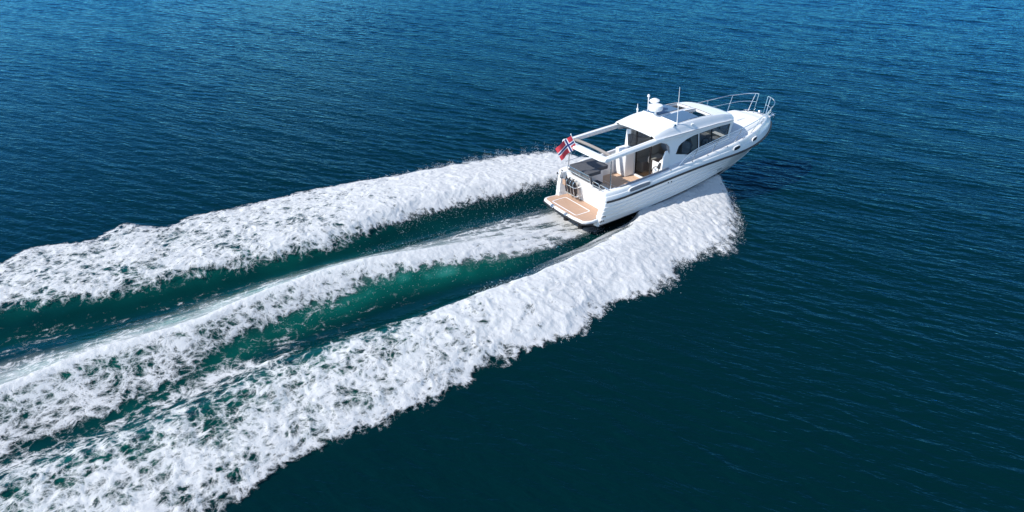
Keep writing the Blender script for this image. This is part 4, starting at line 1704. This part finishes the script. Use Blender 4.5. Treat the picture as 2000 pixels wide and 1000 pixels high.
hgt = smooth_tab([(3.65, 0.02), (4.0, 0.28), (4.4, 0.46), (5.0, 0.58), (7, 0.64), (9, 0.68), (9.7, 0.76), (10.75, 0.90)])
for sgn in (-1, 1):
    top = [rail_pt(x, float(hgt(x)), 0.13 - 0.20 * sstep(3.8, 5.5, x) + 0.03 * sstep(8.5, 10, x), sgn) for x in np.linspace(3.65, 10.30, 46)]
    ex = [v + Vector((0.16 * max(0, (v.x - 7) / 3.3) ** 1.5, 0, 0)) for v in top]
    midr = [rail_pt(x, float(hgt(x)) * 0.52, 0.16 - 0.12 * sstep(3.8, 5.5, x), sgn) + Vector((0.08 * max(0, (x - 7) / 3.3) ** 1.5, 0, 0)) for x in np.linspace(4.25, 10.28, 40)]
    rm = MB()
    ex = [v for v in ex if v.x < 9.35] + [Vector((x, sgn * y, z)) for x, y, z in
          ((9.62, 1.01, 2.93), (9.84, 0.86, 2.96), (9.99, 0.68, 2.99), (10.05, 0.52, 3.02), (10.07, 0.38, 3.04), (10.08, 0.26, 3.05))]
    midr = [v for v in midr if v.x < 9.3] + [Vector((x, sgn * y, z)) for x, y, z in
            ((9.56, 0.93, 2.63), (9.76, 0.76, 2.65), (9.90, 0.58, 2.67), (9.95, 0.42, 2.68), (9.97, 0.26, 2.70))]
    rm.tube(ex, 0.017, 8)
    rm.tube(midr, 0.013, 8)
    for (tp, b_) in (((10.06, 0.42, 3.035), (9.74, 0.50, 2.2)), ((10.08, 0.26, 3.05), (9.86, 0.27, 2.2))):
        tp, b_ = Vector((tp[0], sgn * tp[1], tp[2])), Vector((b_[0], sgn * b_[1], b_[2]))
        rm.tube([b_, tp], 0.017, 8)
        rm.lathe([(0.035, 0.0), (0.035, 0.03), (0.02, 0.04)], b_, 10)
    for x in (4.55, 5.6, 6.9, 8.2, 9.25):
        b_ = rail_pt(x - 0.22 * (0.4 + 0.6 * (x > 8)), -0.02, 0.20, sgn)
        tp = rail_pt(x, float(hgt(x)), 0.13 - 0.20 * sstep(3.8, 5.5, x) + 0.03 * sstep(8.5, 10, x), sgn) + Vector((0.16 * max(0, (x - 7) / 3.3) ** 1.5, 0, 0))
        rm.tube([b_, tp], 0.014, 8)
        rm.lathe([(0.035, -0.01), (0.035, 0.012), (0.02, 0.02)], b_, 10)
    part(rm, 'bow_rail', M['steel'])
# sill rail along the cabin window
for sgn in (-1, 1):
    sr = MB()
    sr.tube([(x, sgn * (cab_y(2.0) + 0.05), np.interp(x, [4.3, 5, 6.7], [1.90, 1.97, 2.17])) for x in np.linspace(4.3, 6.7, 12)], 0.016, 8)
    part(sr, 'hand_rail', M['steel'])

# --- roof gear
rd = MB()
zr_ = roof_z(3.88, 0.22)
rd.lathe([(0.14, -0.01), (0.13, 0.02), (0.045, 0.04), (0.04, 0.20), (0.10, 0.23)], (3.88, 0.22, zr_), 20)
radar = part(rd, 'radar', M['white'], smooth=40)
dm = MB()
dm.lathe([(0.19, 0.22), (0.27, 0.245), (0.295, 0.29), (0.295, 0.40), (0.275, 0.445), (0.21, 0.468), (0.10, 0.478), (0.01, 0.48)], (3.88, 0.22, zr_), 36)
dome = dm.build('dome', M['white'], radar, smooth=40)
rmk = MB()
for k in range(9):
    a = R(-62 + k * 5.5)
    c, s = math.cos(a), math.sin(a)
    p = Vector((3.88 + 0.2965 * c, 0.22 + 0.2965 * s, zr_ + 0.345))
    tt = Vector((-s, c, 0)) * (0.008 + 0.003 * (k % 3))
    h_ = Vector((0, 0, 0.030 if k else 0.045))
    rmk.add([p - tt, p + tt, p + tt + h_, p - tt + h_], [(0, 1, 2, 3)])
rmk.build('lettering', M['redmark'], radar, smooth=0)
gp_ = MB()
zq = roof_z(4.06, 0.85)
gp_.tube([(4.06, 0.88, zq - 0.02), (4.06, 0.88, zq + 0.62)], 0.022, 8)
gp_.lathe([(0.03, 0), (0.055, 0.02), (0.055, 0.09), (0.035, 0.12)], (4.06, 0.88, zq + 0.60), 14)
gp_.tube([(4.06, 0.88, zq + 0.30), (4.18, 0.70, zq + 0.34), (4.18, 0.66, zq + 0.45)], 0.016, 8)
gp_.lathe([(0.05, 0.0), (0.205, 0.04), (0.21, 0.06), (0.12, 0.12), (0.02, 0.15)], (4.18, 0.64, zq + 0.44), 22, axis=(-0.12, -0.1, 1))
part(gp_, 'satellite_mast', M['white'], smooth=40)
ga = MB()
zq = roof_z(3.72, 1.15)
ga.lathe([(0.035, 0), (0.03, 0.12), (0.045, 0.14), (0.045, 0.2), (0.015, 0.24), (0.012, 0.42)], (3.72, 1.15, zq - 0.01), 12)
part(ga, 'antenna', M['white'], smooth=40)
vh = MB()
zq = roof_z(3.88, -1.07)
vh.lathe([(0.035, -0.02), (0.035, 0.06), (0.02, 0.10), (0.016, 0.16), (0.012, 1.1), (0.008, 1.52)], (3.88, -1.07, zq), 10)
part(vh, 'antenna', M['white'], smooth=40)
hn = MB()
hn.lathe([(0.02, 0), (0.03, 0.12), (0.07, 0.18), (0.075, 0.19)], (3.80, -1.08, zq + 0.04), 14, axis=(-1, -0.15, -0.1))
hn.box(3.72, 3.80, -1.12, -1.05, zq - 0.03, zq + 0.04)
part(hn, 'horn', M['steel'])
nl = MB()
nl.box(4.55, 4.68, -1.22, -1.14, roof_z(4.6, 1.18) - 0.02, roof_z(4.6, 1.18) + 0.04)
part(nl, 'deck_lamp', M['white'], bevel=0.01)

# --- cabin interior seen through the windows, doors and hatches
ci = MB()
ci.box(3.34, 6.9, -1.15, 1.15, FLOOR + 0.02, FLOOR + 0.05)
part(ci, 'cabin_floor', M['wood'], smooth=0)
for sgn in (-1, 1):
    cw_ = MB()
    cw_.box(3.4, 6.75, min(sgn * 1.13, sgn * 1.17), max(sgn * 1.13, sgn * 1.17), FLOOR, 1.9)
    part(cw_, 'cabin_lining', M['cream'], smooth=0)
cw_ = MB()
cw_.box(6.78, 6.82, -1.12, 1.12, FLOOR, 2.1)
part(cw_, 'cabin_lining', M['cream'], smooth=0)
db = MB()
db.box(6.05, 6.77, -1.1, 1.1, 1.72, 1.98)
part(db, 'dashboard', M['grey'], smooth=0, bevel=0.05)
for (x, y) in ((5.25, -0.62), (5.25, 0.66)):
    se = MB()
    se.box(x - 0.22, x + 0.24, y - 0.26, y + 0.26, 1.32, 1.50)
    se.box(x - 0.32, x - 0.18, y - 0.25, y + 0.25, 1.46, 2.15)
    se.box(x - 0.12, x + 0.12, y - 0.12, y + 0.12, FLOOR, 1.32)
    part(se, 'cabin_seat', M['blueseat'], smooth=30, bevel=0.04)
so_m = MB()
so_m.box(3.6, 4.9, 0.55, 1.1, FLOOR, 1.2)
so_m.box(3.6, 4.9, 0.95, 1.12, 1.2, 1.7)
part(so_m, 'sofa', M['cream'], smooth=30, bevel=0.04)
ga_ = MB()
ga_.box(3.7, 4.9, -1.1, -0.6, FLOOR, 1.6)
part(ga_, 'galley_unit', M['wood'], smooth=30, bevel=0.02)
cu = MB()
cu.panel([(4.72, 1.98), (4.98, 2.02), (4.98, 2.62), (4.62, 2.60), (4.70, 2.3), (4.78, 2.2), (4.66, 2.05)], [], lambda x, z: (x, -(cab_y(z) - 0.045) + 0.004 * math.sin(x * 60), z), (0, 1, 0), 0.02)
part(cu, 'curtain', M['cream'], smooth=0)
swi = MB()
c0 = Vector((6.02, -0.62, 1.92))
ax = Vector((-0.75, 0, 0.66)).normalized()
q = ax.to_track_quat('Z', 'Y').to_matrix()
swi.tube([c0 + q @ Vector((0.18 * math.cos(a), 0.18 * math.sin(a), 0)) for a in np.linspace(0, 2 * math.pi, 20, endpoint=False)], 0.018, 6, closed=True)
swi.tube([c0, c0 - ax * 0.15], 0.03, 8)
part(swi, 'steering_wheel', M['black'])

# ------------------------------------------------------------------ loose things carried by the boat
BM = Matrix.Translation((0, 0, 0.12)) @ Matrix.Rotation(-R(2.35), 4, 'Y')


def thing(name, loc, label, cat, group=None):
    e = bpy.data.objects.new(name, None)
    COL.objects.link(e)
    e.matrix_world = BM @ Matrix.Translation(loc)
    return tag(e, label, cat, group)


def make_fender():
    e = thing('fender', (0, 0, 0), 'x', 'fender', 'fenders in the transom rack')
    b = MB()
    b.lathe([(0.03, 0.0), (0.075, 0.03), (0.105, 0.09), (0.11, 0.2), (0.11, 0.52), (0.10, 0.58), (0.06, 0.64), (0.035, 0.67)], (0, 0, 0), 22)
    b.build('body', M['fender'], e, smooth=40)
    c = MB()
    c.lathe([(0.035, 0.67), (0.03, 0.70), (0.03, 0.73), (0.012, 0.745)], (0, 0, 0), 14)
    c.tube([(0.0, -0.02, 0.74), (0, -0.01, 0.78), (0, 0.01, 0.78), (0, 0.02, 0.74)], 0.007, 6)
    c.build('cap', M['rubber'], e, smooth=40)
    return e


f0 = make_fender()
spots = [((0.02, 0.45, 0.62), 'black cylinder fender at the starboard end of the transom rack'),
         ((0.02, 0.69, 0.62), 'black cylinder fender in the middle of the transom rack'),
         ((0.02, 0.91, 0.62), 'black cylinder fender behind the small teak step in the rack')]
for k, (p, lab) in enumerate(spots):
    if k == 0:
        e = f0
    else:
        e = f0.copy()
        COL.objects.link(e)
        for ch in list(f0.children):
            c = ch.copy()
            COL.objects.link(c)
            c.parent = e
    e.matrix_world = BM @ Matrix.Translation((p[0] - 0.02, p[1], p[2])) @ Matrix.Rotation(R(-8), 4, 'Y')
    e['label'] = lab

# flag on its staff, leaning aft from the cross beam
flag = thing('flag', (0.02, 0.44, 2.76), 'red flag with a blue cross edged in white, flying from the aft cross beam', 'flag')
st_m = MB()
base, tip = Vector((0.02, 0, -0.03)), Vector((-0.22, 0.33, 0.62))
base, tip = Vector((0.05, 0.0, -0.03)), Vector((-0.13, 0.15, 0.45))
st_m.tube([base, tip], 0.014, 8)
st_m.lathe([(0.02, 0), (0.025, 0.02), (0.008, 0.05)], tip, 10)
st_m.build('flagstaff', M['white'], flag)
U, Wd = 72, 48
FL, FH = 0.74, 0.54
sd = (tip - base).normalized()
fly = Vector((-0.86, 0.26, -0.52)).normalized()
fly = (fly - sd * fly.dot(sd) * 0.6).normalized()
nn = sd.cross(fly).normalized()
fm = MB()
rows = []
for i in range(U + 1):
    u = i / U
    row = []
    for j in range(Wd + 1):
        w = j / Wd
        p = tip - sd * (0.03 + FH * (1 - w)) + fly * (FL * u)
        p = p + nn * (0.055 * math.sin(u * 8.5 + w * 1.4) * min(1, u * 3) + 0.02 * math.sin(u * 17 - w * 4) * u)
        p.z -= 0.14 * u * u
        row.append(tuple(p))
    rows.append(row)
n = len(rows)
m_ = len(rows[0])
vs = [p for r_ in rows for p in r_]
fs, mi = [], []
for i in range(U):
    for j in range(Wd):
        u = (i + 0.5) / U * 22
        w = (j + 0.5) / Wd * 16
        v = 0
        if 6 <= u <= 10 or 6 <= w <= 10:
            v = 1
        if 7 <= u <= 9 or 7 <= w <= 9:
            v = 2
        fs.append((i * m_ + j, (i + 1) * m_ + j, (i + 1) * m_ + j + 1, i * m_ + j + 1))
        mi.append(v)
fm.v, fm.f, fm.m = vs, fs, mi
fm.build('cloth', [M['red'], M['fwhite'], M['blue']], flag, smooth=60, fix=False)
bpy.context.view_layer.update()
